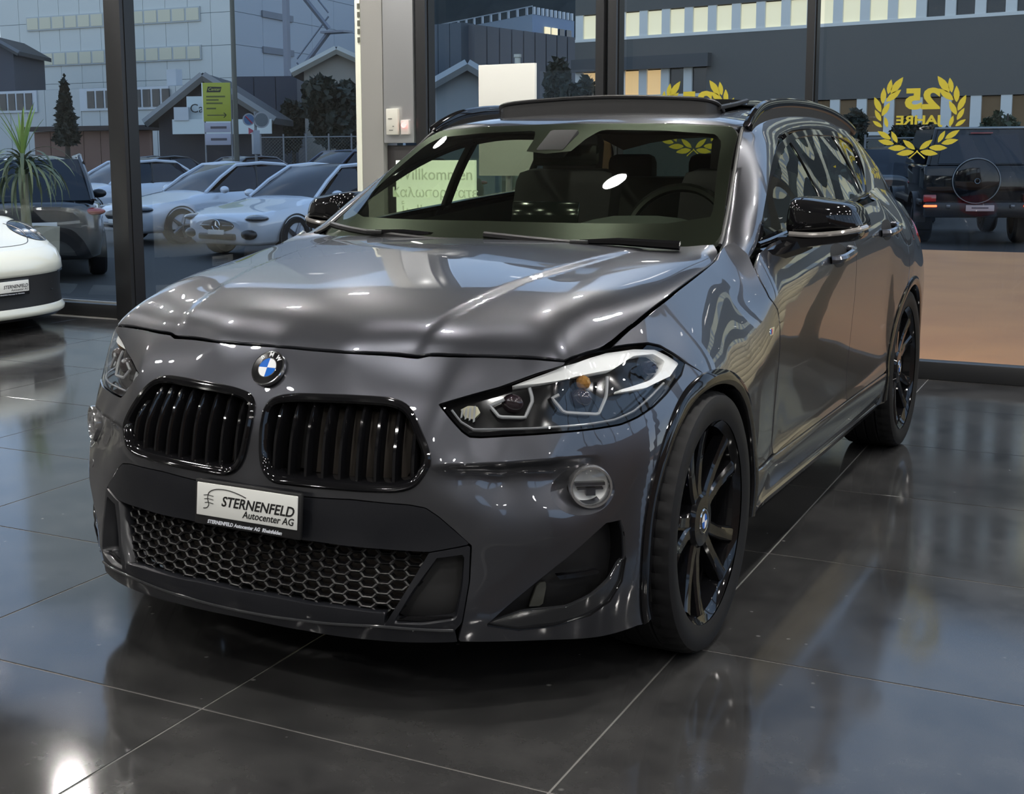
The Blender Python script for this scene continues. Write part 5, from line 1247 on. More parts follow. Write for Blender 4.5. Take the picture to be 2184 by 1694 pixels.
    for i in range(25):
        row = []
        for j in range(15):
            px = 820+ 620*i/24; t = j/14; q = ground(px, 150+60*t); row.append((q.x, q.y, GZ-2+ 34*t**.8 + RNG.uniform(-.8, .8)))
        rows.append(row)
    hl = MB().grid(rows).build('forest_hill', P('forest_dark', (.008, .011, .010), .95, bump=(2.5, 1.0), noise=(.35, .5, (.018, .022, .018))), None); tag(hl, 'dark wooded hillside behind the white block', 'hill')
    A5, B5, C5 = ground(860, 122), ground(1135, 100), ground(1223, 106); r = empty('office_block', B5); tag(r, 'white blue block on the hillside with roof railing and lit windows', 'building')
    rel = lambda p: (p.x-B5.x, p.y-B5.y)
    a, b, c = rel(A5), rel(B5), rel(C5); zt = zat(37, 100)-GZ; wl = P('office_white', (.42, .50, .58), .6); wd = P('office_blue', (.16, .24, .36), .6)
    MB().add([(*a, 0), (*b, 0), (*c, 0), (c[0]-8, c[1]+9, 0), (*a, zt), (*b, zt), (*c, zt), (c[0]-8, c[1]+9, zt)], [(0, 1, 5, 4), (2, 3, 7, 6), (3, 0, 4, 7), (4, 5, 6, 7)]).build('wall', wl, r, smooth=False)
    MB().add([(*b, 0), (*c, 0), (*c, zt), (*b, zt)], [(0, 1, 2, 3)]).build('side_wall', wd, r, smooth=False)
    lit = P('lit_window', (.6, .55, .35), .5, emit=(1, .82, .5), es=.9)
    for k, (u0, u1, m) in enumerate(((.30, .40, dkw), (.42, .52, lit), (.54, .64, lit), (.66, .76, dkw), (.58, .62, dkw))):
        onface(r, a, b, u0, u1, zt-1.9, zt-.9, m, 'window_pane', .1, .1)
    for k in range(4):
        for j, m in ((0, lit if k < 2 else dkw), (1, dkw)): onface(r, b, c, .26+.17*k, .38+.17*k, zt-1.9-1.6*j, zt-.8-1.6*j, m, 'window_pane', .1, .1)
    for k in range(10): onface(r, b, c, .02+.1*k, .055+.1*k, zt, zt+.55, wf, 'parapet_post', .15, 0)
    for k in range(12): onface(r, a, b, .3+.06*k, .31+.06*k, zt, zt+.6, wf, 'railing_post', .1, 0)
    onface(r, a, b, .25, 1, zt+.55, zt+.62, wf, 'railing_bar', .08, 0)
    A6, B6, C6 = ground(880, 62), ground(1000, 60), ground(1280, 72); r = empty('grey_hall', B6); tag(r, 'long grey ribbed hall below the white block', 'building'); rel = lambda p: (p.x-B6.x, p.y-B6.y)
    a, b, c = rel(A6), rel(B6), rel(C6); gh = P('hall_grey', (.11, .115, .125), .7)
    facade(r, a, b, 0, zat(58, 61)-GZ, 5, 1, P('hall_bluegrey', (.07, .09, .11), .6), t=1.0)
    for k in range(12):
        u0, u1 = k/12, (k+1)/12; z = (zat(58, 60)*(1-u0)+zat(96, 72)*u0)-GZ; onface(r, b, c, u0+.004, u1-.004, 0, z, gh, 'cladding_panel', .6, 0)
    gable_house('shed_house', 'small pale gabled shed left of the blank white board', 914, 1070, 148, 192, 40, (P('shed_pale', (.26, .29, .30), .7), P('slate_roof', (.03, .036, .042), .7), P('barge_pale2', (.30, .33, .34), .6)), 7, 996)
    p = at(1104, 130, 45); ch = empty('flue_pipe', (p.x, p.y, GZ)); tag(ch, 'pale flue pipe standing above the blank white board', 'chimney'); z1 = zat(118, 45)-GZ
    MB().lathe([(.16, 0), (.16, z1-.35), (.1, z1-.33), (.1, z1-.12), (.13, z1-.1), (.13, z1), (.0001, z1)], 14).build('pipe', P('pipe_cream', (.55, .54, .46), .5), ch)
    MB().lathe([(.17, z1-.4), (.18, z1-.38), (.17, z1-.36)], 14).build('pipe_collar', P('post_grey', (.2, .21, .22), .5, .5), ch)
    tree('leafy_tree', 'dark young tree right of the blank white board', 'tree', 1190, 115, 300, 36, 60, 1500, .14, leafd, 8)
    tree('leafy_tree', 'dark bush above the sunroof left of the door frame', 'tree', 1240, 150, 320, 34, 80, 1800, .14, leafd, 9)
    # ---------------- grey office building with window bands on the right
    A7, B7 = ground(1230, 60), ground(2330, 47); B7 = A7 + (B7-A7)*2.2; r = empty('band_building', B7); tag(r, 'dark grey office building with bands of lit windows on the right', 'building')  # unseen right end and upper floors enlarged to block sky reflections
    a, b = (A7.x-B7.x, A7.y-B7.y), (0, 0); L = math.hypot(*a); body = P('render_grey', (.125, .122, .108), .8)
    zrow = lambda py, px: None
    z = lambda py: zat(py, 52.5)-GZ
    zb1, zt1 = z(66), z(5); zb2, zt2 = z(203), z(140); zb3, zt3 = z(296), z(222)
    d = Vector((b[0]-a[0], b[1]-a[1], 0)); n = Vector((-d.y, d.x, 0)).normalized()*10
    def slab(z0, z1, nm='wall_band', u0=0, u1=1, off=0.0, t=.4, m=body): onface(r, a, b, u0, u1, z0, z1, m, nm, t, off)
    slab(0, zb3); slab(zt3, zb2, u0=0, u1=1); slab(zb2, zt2, u0=.30/2.2, u1=1); slab(zt2, zb1); slab(zt1, zt1+2.4); slab(zt1+3.9, zt1+6.3); slab(zt1+7.8, zt1+10.4)
    onface(r, a, b, 0, 1, 0, zt1+10.4, P('inner_dark', (.02, .02, .02), .9), 'inner_wall', .3, -1.2)
    onface(r, a, b, 0, .31/2.2, zt2, zt2+.55, P('canopy_grey', (.075, .08, .08), .7), 'canopy', .5, .3)
    pil = P('pilaster_white', (.74, .74, .68), .6)
    warm = P('lit_room', (.7, .65, .45), .6, emit=(.95, .88, .60), es=.55); warm2 = P('lit_room_orange', (.7, .45, .2), .6, emit=(1.0, .66, .30), es=.55); brown = P('blind_brown', (.20, .12, .05), .7); dark = P('pane_dark', (.025, .03, .03), .15)
    N = 44
    rng = random.Random(5)
    for k in range(N):
        u0, u1 = k/N, (k+1)/N; w = (u1-u0)
        for (z0, z1, ua, ub, row) in ((zb1, zt1, 0, 1, 0), (zb2, zt2, 0, .30/2.2, 1), (zb3, zt3, .42/2.2, .93/2.2, 2), (zt1+2.4, zt1+3.9, 0, 1, 0), (zt1+6.3, zt1+7.8, 0, 1, 0)):
            if u0 < ua or u1 > ub+.01: continue
            m = warm if row == 0 else (warm2 if row == 1 else brown)
            if row == 0 and 14 <= k <= 17: m = dark
            if row == 1 and k >= 4: m = dark
            onface(r, a, b, u0+w*.36, u1, z0+.06, z1-.04, m, 'window_pane', .05, .05)
            onface(r, a, b, u0, u0+w*.36, z0, z1, pil, 'pilaster', .12, .12)
    for z0 in (zb1, zb2, zb3): onface(r, a, b, 0, 1 if z0 != zb2 else .30/2.2, z0-.05, z0+.08, pil, 'window_sill', .15, .14)
    # hedges at its foot
    for px, py0, py1, D, w, sd, lb in ((1935, 262, 420, 38, 110, 11, 'dark hedge bush left under the gold wreath'), (2140, 235, 420, 38, 150, 12, 'leafy tree behind the black off-roader'), (1800, 255, 420, 39, 90, 13, 'dark bush just behind the grey car roof rail'), (2030, 290, 430, 41.5, 90, 14, 'low hedge bush between the wreath and the off-roader roof')):
        tree('hedge_bush', lb, 'bush', px, py0, py1, D, w, 4500, .10, leafd if sd != 12 else leafg, sd)
    # ---------------- gold wreath decals on the glass
    gold = P('decal_gold', (.50, .42, .03), .5, emit=None)
    def wreath(px, py, label):
        c = at(px, py, 7.2); d_ = (Vector(c)-Vector(CAM_POS)); tt = (WY+.012-CAM_POS[1])/d_.y; c = Vector(CAM_POS)+d_*tt
        r = empty('wreath_decal', c); tag(r, label, 'decal')
        k = .00262          # metres per photo pixel on this pane
        leaf = []
        Z = lambda x, y: ((x-1967)*k*1.03, 0, -(y-250)*k)
        cr = lambda x, y: (1820+x/6, 140+y/6)
        LV = [((500, 360), (640, 155)), ((470, 360), (500, 180)), ((450, 455), (622, 310)), ((410, 480), (418, 280)), ((405, 635), (495, 465)), ((390, 585), (305, 395)), ((395, 700), (318, 555)), ((475, 780), (440, 645)), ((410, 775), (295, 695)), ((520, 930), (360, 825)), ((600, 975), (525, 830)), ((560, 990), (370, 945)), ((700, 1040), (490, 1045)), ((810, 1060), (665, 940)), ((800, 1090), (595, 1120))]
        for (b0, b1) in LV:
            for mir_ in (False, True):
                P0, P1 = [Z(*cr(*( (p[0]) if not mir_ else 1678-p[0], p[1]))) for p in (b0, b1)]
                p0, p1 = Vector(P0), Vector(P1); ax = p1-p0; nn = Vector((-ax.z, 0, ax.x)).normalized(); Lh = ax.length; V = []
                prof = [(0, .02), (.15, .11), (.35, .17), (.6, .165), (.82, .09), (1, .0)]
                V = [p0+ax*t+nn*w*Lh for t, w in prof] + [p0+ax*t-nn*w*Lh for t, w in prof[::-1][1:]]
                n_ = len(V); V = V+[v+Vector((0, .0008, 0)) for v in V]
                link('leaf', mesh('leaf', V, [tuple(range(n_)), tuple(range(n_, 2*n_))[::-1]]+[(i, (i+1) % n_, n_+(i+1) % n_, n_+i) for i in range(n_)]), gold, r)
        q = Z(*cr(839, 1082)); MB().lathe([(.0001, 0), (.0042, 0), (.0042, .001)], 12, 'Y', q).build('knot', gold, r)
        for s in (-1, 1):
            a0, a1 = Vector(Z(*cr(839, 1090))), Vector(Z(*cr(839+90*s, 1175))); MB().tube([a0, a1], .0035, 4).build('ribbon', gold, r)
        o = text_obj('numerals', '25', .148, gold, frame(Z(*cr(870, 445)), (-1, 0, 0), (0, 0, 1)), r, .0006, sx=1.25, bold=.007)
        o = text_obj('caption', 'JAHRE', .066, gold, frame(Z(*cr(838, 700)), (-1, 0, 0), (0, 0, 1)), r, .0006, sx=1.3, bold=.002)
    wreath(1967, 250, 'gold laurel wreath decal with 25 JAHRE mirrored on the right pane')
    wreath(1487, 252, 'gold laurel wreath decal half hidden behind the sunroof')
# ================================================================ other cars and the potted palm
def loft_ring(st):
    """half ring of a body station (w, zb, zm, zs, zt) mirrored to a full open ring"""
    w, zb, zm, zs, zt = st
    h = [(0, zb), (w*.80, zb), (w*.95, zb+.06), (w, zm), (w*.985, (zm+zs)/2+.02), (w*.94, zs), (w*.80, zs+(zt-zs)*.75), (w*.45, zt+.012), (0, zt+.02)]
    return h + [(-x, z) for x, z in h[::-1][1:]]
def rough_car(name, label, loc, rz, paint, L=4.7, W=1.83, H=1.44, wb=2.8, fo=.85, kind='sedan', hood=(.70, .93), belt=.95, lamp='white', roofm=None, star=False, rear=False, scale=1.0):
    r = empty(name, loc, rz); tag(r, label, 'car'); r.scale = (scale,)*3
    gl = P('car_glass_dark', (.008, .012, .02), .04, 0, 0, .5); tyre = MATS['tyre_rubber']; blk = P('trim_black', (.008, .008, .009), .3); rim = P('rim_alloy', (.16, .16, .17), .3, .8)
    w = W/2; y0, y1 = -fo, -fo+L; hf, hr = hood
    yw = .62 if kind != 'suv' else .55                       # windscreen base
    S = [(y0, w*.55, .34, .50, .56, .60), (y0+.03, w*.72, .26, .50, .62, .655), (y0+.14, w*.86, .22, .52, .66, hf), (y0+.40, w*.96, .22, .55, .74, hf+.05), (0, w, .22, .58, .80, (hf+hr)/2), (yw, w, .22, .60, belt-.07, hr), (1.3, w, .22, .6, belt-.05, belt), (wb-.4, w, .22, .6, belt-.02, belt+.03), (wb+.1, w, .24, .62, belt, belt+.06),
         (y1-.55, w*.97, .26, .62, belt-.02, belt+.05), (y1-.15, w*.88, .3, .62, belt-.06, belt+.02), (y1-.02, w*.76, .34, .6, belt-.12, belt-.03), (y1, w*.62, .4, .58, belt-.2, belt-.1)]
    rings = [[(x, y, z) for x, z in loft_ring(q)] for y, *q in S]
    dense = []
    A = np.array(rings)
    for k in range(A.shape[1]): dense.append(crom(A[:, k], 4))
    D_ = np.array(dense).transpose(1, 0, 2)
    mb = MB().grid([list(map(tuple, q)) for q in D_]); n = A.shape[1]
    mb.add(rings[0], [tuple(range(n))]); mb.add(rings[-1], [tuple(range(n))])
    mb.build('body', paint, r, auto=1.0)
    # greenhouse
    if kind == 'suv': yb1, yt0, yt1, tw = y1-.12, 1.35, y1-.55, .70
    else: yb1, yt0, yt1, tw = y1-.75, 1.42, wb-.25, .64
    bw = .88; zb_, zt_ = belt-.02, H
    def quad(a, b, c, d, nu=5, bulge=.04):
        a, b, c, d = map(np.array, (a, b, c, d)); nn = np.cross(b-a, d-a); nn = nn/np.linalg.norm(nn); rows = []
        for i in range(nu+1):
            u = i/nu; row = []
            for j in range(nu+1):
                v = j/nu; p = (1-u)*(1-v)*a+u*(1-v)*b+u*v*c+(1-u)*v*d; row.append(tuple(p+nn*bulge*math.sin(PI*u)*math.sin(PI*v)*1.0))
            rows.append(row)
        return MB().grid(rows)
    f0, f1 = (w*bw*.94, yw, hr-.01), (w*tw, yt0, zt_-.03); b0, b1 = (w*bw*.9, yb1, belt+.03), (w*tw*.95, yt1, zt_-.04)
    mx = lambda p: (-p[0], p[1], p[2])
    quad(mx(f0), f0, f1, mx(f1), 6, .07).build('windscreen', gl, r)
    quad(b0, mx(b0), mx(b1), b1, 6, .05).build('rear_window', gl, r)
    for s in (1, -1):
        m = (lambda p: p) if s > 0 else mx
        o = quad(m((w*bw, yw+.12, zb_)), m((w*bw*.97, yb1-.12, zb_+.03)), m((w*tw+.015, yt1+.06, zt_-.06)), m((w*tw+.015, yt0+.05, zt_-.06)), 6, .03*s); o.build('side_window', gl, r)
        MB().tube([m(f0), tuple((np.array(m(f0))+np.array(m(f1)))/2+np.array([.01*s, -.02, .02])), m(f1), tuple(np.array(m(((w*tw+.02), (yt0+yt1)/2, zt_)))), m(b1), tuple((np.array(m(b0))+np.array(m(b1)))/2+np.array([.01*s, .02, .02])), m(b0)], .035, 6).build('window_pillar', paint, r)
        MB().tube([m((w*bw+.005, 1.75, zb_)), m((w*tw+.03, 1.85, zt_-.06))], .03, 6).build('door_pillar', blk, r)
    quad(mx(f1), f1, b1, mx(b1), 8, .05).build('roof', roofm or paint, r)
    # lamps, grille, plates
    lm = P('lamp_smoke', (.03, .035, .045), .05, .2, 1.0); lw = P('lamp_bright', (.7, .72, .74), .15, .6); red = P('lamp_red_dark', (.30, .02, .02), .15, 0, 1.0); wp = P('plate_white2', (.6, .6, .58), .5)
    for s in (1, -1):
        MB().ico((s*w*.76, y0+.19, .645), 1, 3, (.19, .20, .062)).build('headlamp', lm, r); MB().ico((s*w*.74, y0+.07, .645), 1, 2, (.09, .07, .028)).build('lamp_optic', lw, r)
        MB().ico((s*w*.70, y0+.06, .40), 1, 2, (.16, .10, .085)).build('bumper_intake', blk, r)
        MB().ico((s*w*.79, y1-.11, belt-.12), 1, 3, (.165, .105, .055)).build('tail_lamp', red, r)
        MB().ico((s*(w+.10), yw+.25, belt+.02), 1, 2, (.12, .07, .07)).build('door_mirror', paint if not rear else blk, r)
    MB().ico((0, y0+.05, .53), 1, 3, (w*.50, .09, .12)).build('grille', blk, r)
    MB().box((0, y0-.0, .36), (w*.9, .10, .10), .03).build('lower_intake', blk, r)
    MB().box((0, y0-.035, .42), (.36, .02, .09), .004).build('front_plate', wp, r); MB().box((0, y1+.005, belt-.30), (.50, .03, .11), .004).build('rear_plate', wp, r)
    if star:
        ch = MATS['chrome']; MB().tube([(.085*math.cos(a), y0-.035, .53+.085*math.sin(a)) for a in np.linspace(0, 2*PI, 28, endpoint=False)], .011, 6, closed=True).build('star_ring', ch, r)
        for a in (90, 210, 330): MB().tube([(0, y0-.035, .53), (.085*math.cos(math.radians(a)), y0-.035, .53+.085*math.sin(math.radians(a)))], [.016, .004], 5).build('star_ray', ch, r)
        for s in (-1, 1): MB().box((s*.23, y0-.025, .53), (.28, .02, .022), .004).build('grille_bar', ch, r)
    for yy in (0, wb):
        for s in (1, -1):
            wh = empty('wheel', (s*(w-.10), yy, .335), parent=r)
            MB().lathe([(.22, -.11), (.30, -.115), (.33, -.08), (.335, 0), (.33, .08), (.30, .115), (.22, .11)], 36, 'X').build('tyre', tyre, wh)
            MB().lathe([(.235, .10*s), (.22, .09*s), (.215, .03*s), (.0001, .03*s)], 30, 'X').build('rim', blk, wh)
            for q in range(5):
                a = 2*PI*q/5; MB().tube([(.09*s, 0, 0), (.10*s, .225*math.cos(a), .225*math.sin(a))], [.045, .026], 5).build('spoke', rim, wh)
            MB().lathe([(.37, .102*s), (.345, .104*s), (.345, -.1*s)], 30, 'X', a0=-.2, a1=PI+.2).build('wheel_arch', blk, wh)
    return r
def offroader(loc, rz):
    r = empty('offroader', loc, rz); tag(r, 'black boxy off-roader with round spare wheel cover parked outside on the right', 'car')
    pk = P('black_paint', (.004, .0045, .006), .06); gl = P('car_glass_dark', (.008, .012, .02), .04, 0, 0, .5); blk = P('trim_black', (.008, .008, .009), .3); tyre = MATS['tyre_rubber']
    # rear at y=0, front at +4.4, local z from ground
    MB().box((0, 2.1, .98), (1.78, 4.2, .72), .06).build('body', pk, r, auto=.5)
    V = [(-.84, .06, 1.3), (.84, .06, 1.3), (.84, 2.9, 1.3), (-.84, 2.9, 1.3), (-.70, .16, 1.93), (.70, .16, 1.93), (.70, 2.5, 1.93), (-.70, 2.5, 1.93)]
    bm = MB().add(V, [(0, 1, 5, 4), (1, 2, 6, 5), (2, 3, 7, 6), (3, 0, 4, 7), (4, 5, 6, 7)]); bm.build('cabin_shell', pk, r, smooth=False)
    MB().add([(-.66, .045, 1.36), (.66, .045, 1.36), (.58, .125, 1.84), (-.58, .125, 1.84)], [(0, 1, 2, 3)]).build('rear_window', gl, r, smooth=False)
    for s in (1, -1):
        MB().add([(s*.84, .3, 1.36), (s*.84, 2.7, 1.36), (s*.725, 2.42, 1.84), (s*.725, .4, 1.84)], [(0, 1, 2, 3)]).build('side_window', gl, r, smooth=False)
        MB().box((s*.86, 2.1, .72), (.16, 4.1, .10), .03).build('side_step', blk, r)
        for yy in (.75, 3.6):
            MB().lathe([(.46, -.10), (.46, .09), (.40, .10), (.40, -.1)], 28, 'X', (s*.88, yy, .42), a0=-.1, a1=PI+.1).build('wheel_arch', blk, r)
            wh = empty('wheel', (s*.79, yy, .39), parent=r)
            MB().lathe([(.24, -.13), (.34, -.135), (.38, -.10), (.39, 0), (.38, .10), (.34, .135), (.24, .13)], 36, 'X').build('tyre', tyre, wh); MB().lathe([(.25, .11*s), (.23, .05*s), (.0001, .06*s)], 24, 'X').build('rim', blk, wh)
        MB().box((s*.78, -.03, .79), (.20, .10, .12), .015).build('tail_lamp', P('lamp_red_dark', (.30, .02, .02), .15, 0, 1.0), r)
        MB().box((s*.78, -.125, .665), (.21, .03, .034), .008).build('brake_light', P('lamp_red_lit', (.9, .1, .05), .3, emit=(1, .10, .03), es=5), r)
        MB().box((s*.50, -.125, .66), (.07, .05, .06), .012).build('bumper_guard', P('rim_alloy', (.16, .16, .17), .3, .8), r)
        MB().tube([(s*.82, .02, 1.34), (s*.70, .12, 1.93)], .03, 6).build('rear_pillar', pk, r)
    MB().box((0, .0, .60), (1.72, .22, .26), .04).build('rear_bumper', blk, r)
    MB().box((0, -.125, .63), (.44, .02, .10), .004).build('rear_plate', P('plate_pink', (.55, .42, .38), .5), r); MB().box((.0, -.137, .635), (.26, .004, .018)).build('plate_mark', P('print_grey', (.08, .07, .08), .6), r)
    MB().lathe([(.0001, -.24), (.24, -.245), (.345, -.22), (.365, -.18), (.365, 0)], 44, 'Y', (-.08, .04, 1.08)).build('spare_wheel_cover', pk, r)
    MB().tube([(-.08+.368*math.cos(a), -.15, 1.08+.368*math.sin(a)) for a in np.linspace(0, 2*PI, 44, endpoint=False)], .010, 6, closed=True).build('cover_ring', P('ring_grey', (.25, .28, .3), .3, .7), r)
    MB().tube([(-.08+.04*math.cos(a), -.247, 1.08+.04*math.sin(a)) for a in np.linspace(0, 2*PI, 20, endpoint=False)], .005, 5, closed=True).build('cover_star', P('ring_grey', (.25, .28, .3), .3, .7), r)
    MB().box((0, 3.6, 1.30), (1.5, 1.3, .10), .04).build('bonnet', pk, r)
    MB().tube([(-.72, .14, 1.94), (.72, .14, 1.94)], .02, 6).build('roof_gutter', P('ring_grey', (.25, .28, .3), .3, .7), r)
    MB().box((0, .06, 1.86), (.35, .02, .02), .004).build('third_brake_light', P('lamp_red_dark', (.30, .02, .02), .15, 0, 1.0), r)
def sports_car(loc, rz):
    r = empty('sports_car', loc, rz); tag(r, 'white sports car nose with oval headlight at the left edge', 'car')
    wp = carpaint('white_paint', (.74, .75, .66), .0, .4); blk = P('trim_black', (.008, .008, .009), .3); mesh_ = P('mesh_dark', (.014, .014, .015), .5); gl = P('car_glass_dark', (.008, .012, .02), .04, 0, 0, .5)
    pl = crom([(0, -.975), (.2, -.965), (.4, -.925), (.58, -.84), (.72, -.70), (.82, -.52), (.875, -.3), (.9, 0), (.9, .6), (.9, 1.5), (.92, 2.4), (.9, 3.0), (.7, 3.42), (.35, 3.5), (0, 3.52)], 10)
    def sec(pl_, k, z): return [(x*k, (y+.1)*(1 - (1-k)*.6)-.1, z) for x, y in pl_]
    full = lambda q: [(-x, y, z) for x, y, z in q[::-1][:-1]] + q
    def rows(levels): return [full([(x*kx, y + dy*max(0, 1-(y+.975)/1.1)*(1 if y < .1 else 0), z + (zs*max(0, min(1, (y+.975)/1.2)))) for x, y in pl]) for kx, dy, z, zs in levels]
    def band(nm, levels, m, par=r):
        mb = MB().grid(rows(levels)); return mb.build(nm, m, par, auto=1.2)
    band('splitter', [(.99, .01, .125, 0), (1.0, -.012, .14, 0), (1.0, -.016, .165, .01), (.985, .01, .195, .02)], wp)
    band('front_lip', [(.97, .05, .10, 0), (.98, .03, .125, 0)], blk)
    band('lower_intake', [(.985, .01, .19, .02), (.975, .02, .30, .02), (.985, .012, .425, .03)], mesh_)
    band('bumper_skin', [(.985, .012, .42, .03), (1.0, -.004, .44, .03), (1.0, .01, .50, .05), (.985, .055, .56, .08), (.95, .12, .60, .10)], wp)
    # bonnet and front wings: height field
    bd = [(x*.95, y + .12*max(0, 1-(y+.975)/1.1)*(1 if y < .1 else 0), .60 + .10*max(0, min(1, (y+.975)/1.2))) for x, y in pl[:75]]
    q = bd[::6] + [(0, -.6, .655), (0, -.3, .70), (0, 0, .735), (0, .5, .79), (.3, -.6, .665), (.3, -.3, .71), (.3, 0, .745), (.3, .5, .79), (.58, -.5, .715), (.6, -.25, .775), (.62, 0, .81), (.62, .5, .82), (.76, -.35, .72), (.79, -.1, .76), (.8, .2, .775), (.8, .6, .78)]
    q = _sym(q); T = TPS(q[:, :2], q[:, 2], 1e-3)
    ol = np.array([(x, y) for x, y, z in bd if y < .72] + [(.6, .72), (0, .72)]); ol = np.vstack([ol, ol[::-1]*[-1, 1]])
    keep = [0]+[i for i in range(1, len(ol)) if np.linalg.norm(ol[i]-ol[i-1]) > 1e-4]; ol = ol[keep]
    TS = lambda p: np.c_[np.atleast_2d(p), T(p)]
    lamps = [np.array([(s*(.60+.14*math.cos(a)+.06*math.sin(a)), -.46+.205*math.sin(a)) for a in np.linspace(0, 2*PI, 30, endpoint=False)]) for s in (1, -1)]
    panel('front_wings', TS, ol, lamps, .03, wp, r, 1, .01)
    for lp in lamps:
        h = empty('headlight', parent=r)
        panel('lamp_bowl', lambda p: TS(p)-[0, 0, .045], lp, [], .03, P('lamp_navy', (.02, .03, .06), .08, .3, 1.0), h, 1, 0)
        c = lp.mean(0); z = float(T([c])[0])
        for dx, dy in ((-.03, .05), (.03, .05), (-.03, -.04), (.035, -.035)): MB().ico((c[0]+dx, c[1]+dy, z-.03), .032, 2, (1, 1, .7)).build('lamp_optic', P('lamp_bright', (.7, .72, .74), .15, .6), h)
        panel('lamp_lens', TS, lp, [], .03, MATS['headlight_lens'], h, 1, 0)
        a = TS(lp); n = len(a); MB().tube([tuple(v) for v in a], .005, 5, closed=True).build('lamp_seal', blk, h)
    hs = [(-.52, -.30), (-.50, -.55), (-.38, -.72), (0, -.765), (.38, -.72), (.50, -.55), (.52, -.30)]
    MB().tube([tuple(TS([p])[0]+np.array([0, 0, .0])) for p in crom(hs, 8)], .0035, 5).build('bonnet_gap', blk, r)
    for s in (1, -1):
        MB().box((s*.615, -.755, .43), (.24, .06, .045), .012, rz=s*.72).build('position_light', P('lamp_smoke', (.03, .035, .045), .05, .2, 1.0), r)
        for k in range(3): MB().tube([(s*.44, -.885, .24+.055*k), (s*.56, -.815, .245+.055*k), (s*.655, -.72, .25+.055*k)], .009, 5).build('intake_slat', blk, r)
        for yy in (0, 2.45):
            wh = empty('wheel', (s*.80, yy, .335), parent=r)
            MB().lathe([(.23, -.12), (.31, -.125), (.335, -.09), (.335, .09), (.31, .125), (.23, .12)], 40, 'X').build('tyre', MATS['tyre_rubber'], wh); MB().lathe([(.24, .11*s), (.22, .04*s), (.0001, .05*s)], 30, 'X').build('rim', P('rim_alloy', (.16, .16, .17), .3, .8), wh)
    npl = empty('number_plate', parent=r)
    MB().box((0, -.985, .352), (.322, .016, .116), .006).build('plate_holder', blk, npl); MB().box((0, -.995, .360), (.30, .006, .080), .002).build('plate_panel', MATS['white_plate'], npl)
    text_obj('plate_name', 'STERNENFELD', .034, MATS['print_black'], frame((.033, -.9985, .360), (1, 0, 0), (0, 0, 1)), npl, .0004, shear=.25, sx=.98, bold=.0006)
    text_obj('plate_subtitle', 'Autocenter AG', .024, MATS['print_black'], frame((.066, -.9985, .3365), (1, 0, 0), (0, 0, 1)), npl, .0004, shear=.2, sx=.98)
    text_obj('holder_text', 'STERNENFELD Autocenter AG  Rheinfelden', .0125, P('print_white', (.75, .78, .85), .5), frame((0, -.9945, .307), (1, 0, 0), (0, 0, 1)), npl, .0004, shear=.25, sx=.97)
    # flanks, cabin and tail
    R2 = rows([(.985, 0, .2, 0), (1.0, 0, .45, 0), (.98, 0, .66, .0), (.92, 0, .80, 0), (.80, 0, .84, 0)])
    R2 = [[p for p in rr if p[1] > .40] for rr in R2]
    for sgn in (1, -1):
        rr = [[p for p in q_ if p[0]*sgn > 0 or p[1] > 3.4] for q_ in R2]; n = min(map(len, rr))
        MB().grid([q_[:n] if sgn < 0 else q_[-n:] for q_ in rr]).build('flank', wp, r, auto=1.2)
    MB().add([(-.62, .6, .80), (.62, .6, .80), (.5, 1.3, 1.24), (-.5, 1.3, 1.24)], [(0, 1, 2, 3)]).build('windscreen', gl, r, smooth=False)
    MB().grid([[(-.5, 1.3, 1.24), (-.2, 1.3, 1.28), (.2, 1.3, 1.28), (.5, 1.3, 1.24)], [(-.48, 1.9, 1.26), (-.2, 1.9, 1.295), (.2, 1.9, 1.295), (.48, 1.9, 1.26)], [(-.5, 2.9, .98), (-.2, 2.9, 1.02), (.2, 2.9, 1.02), (.5, 2.9, .98)], [(-.6, 3.4, .8), (-.2, 3.45, .82), (.2, 3.45, .82), (.6, 3.4, .8)]]).build('roof', wp, r, auto=1.2)
    for s in (1, -1): MB().add([(s*.72, .75, .84), (s*.72, 2.9, .86), (s*.5, 2.1, 1.22), (s*.5, 1.35, 1.23)], [(0, 1, 2, 3)]).build('side_window', gl, r, smooth=False)
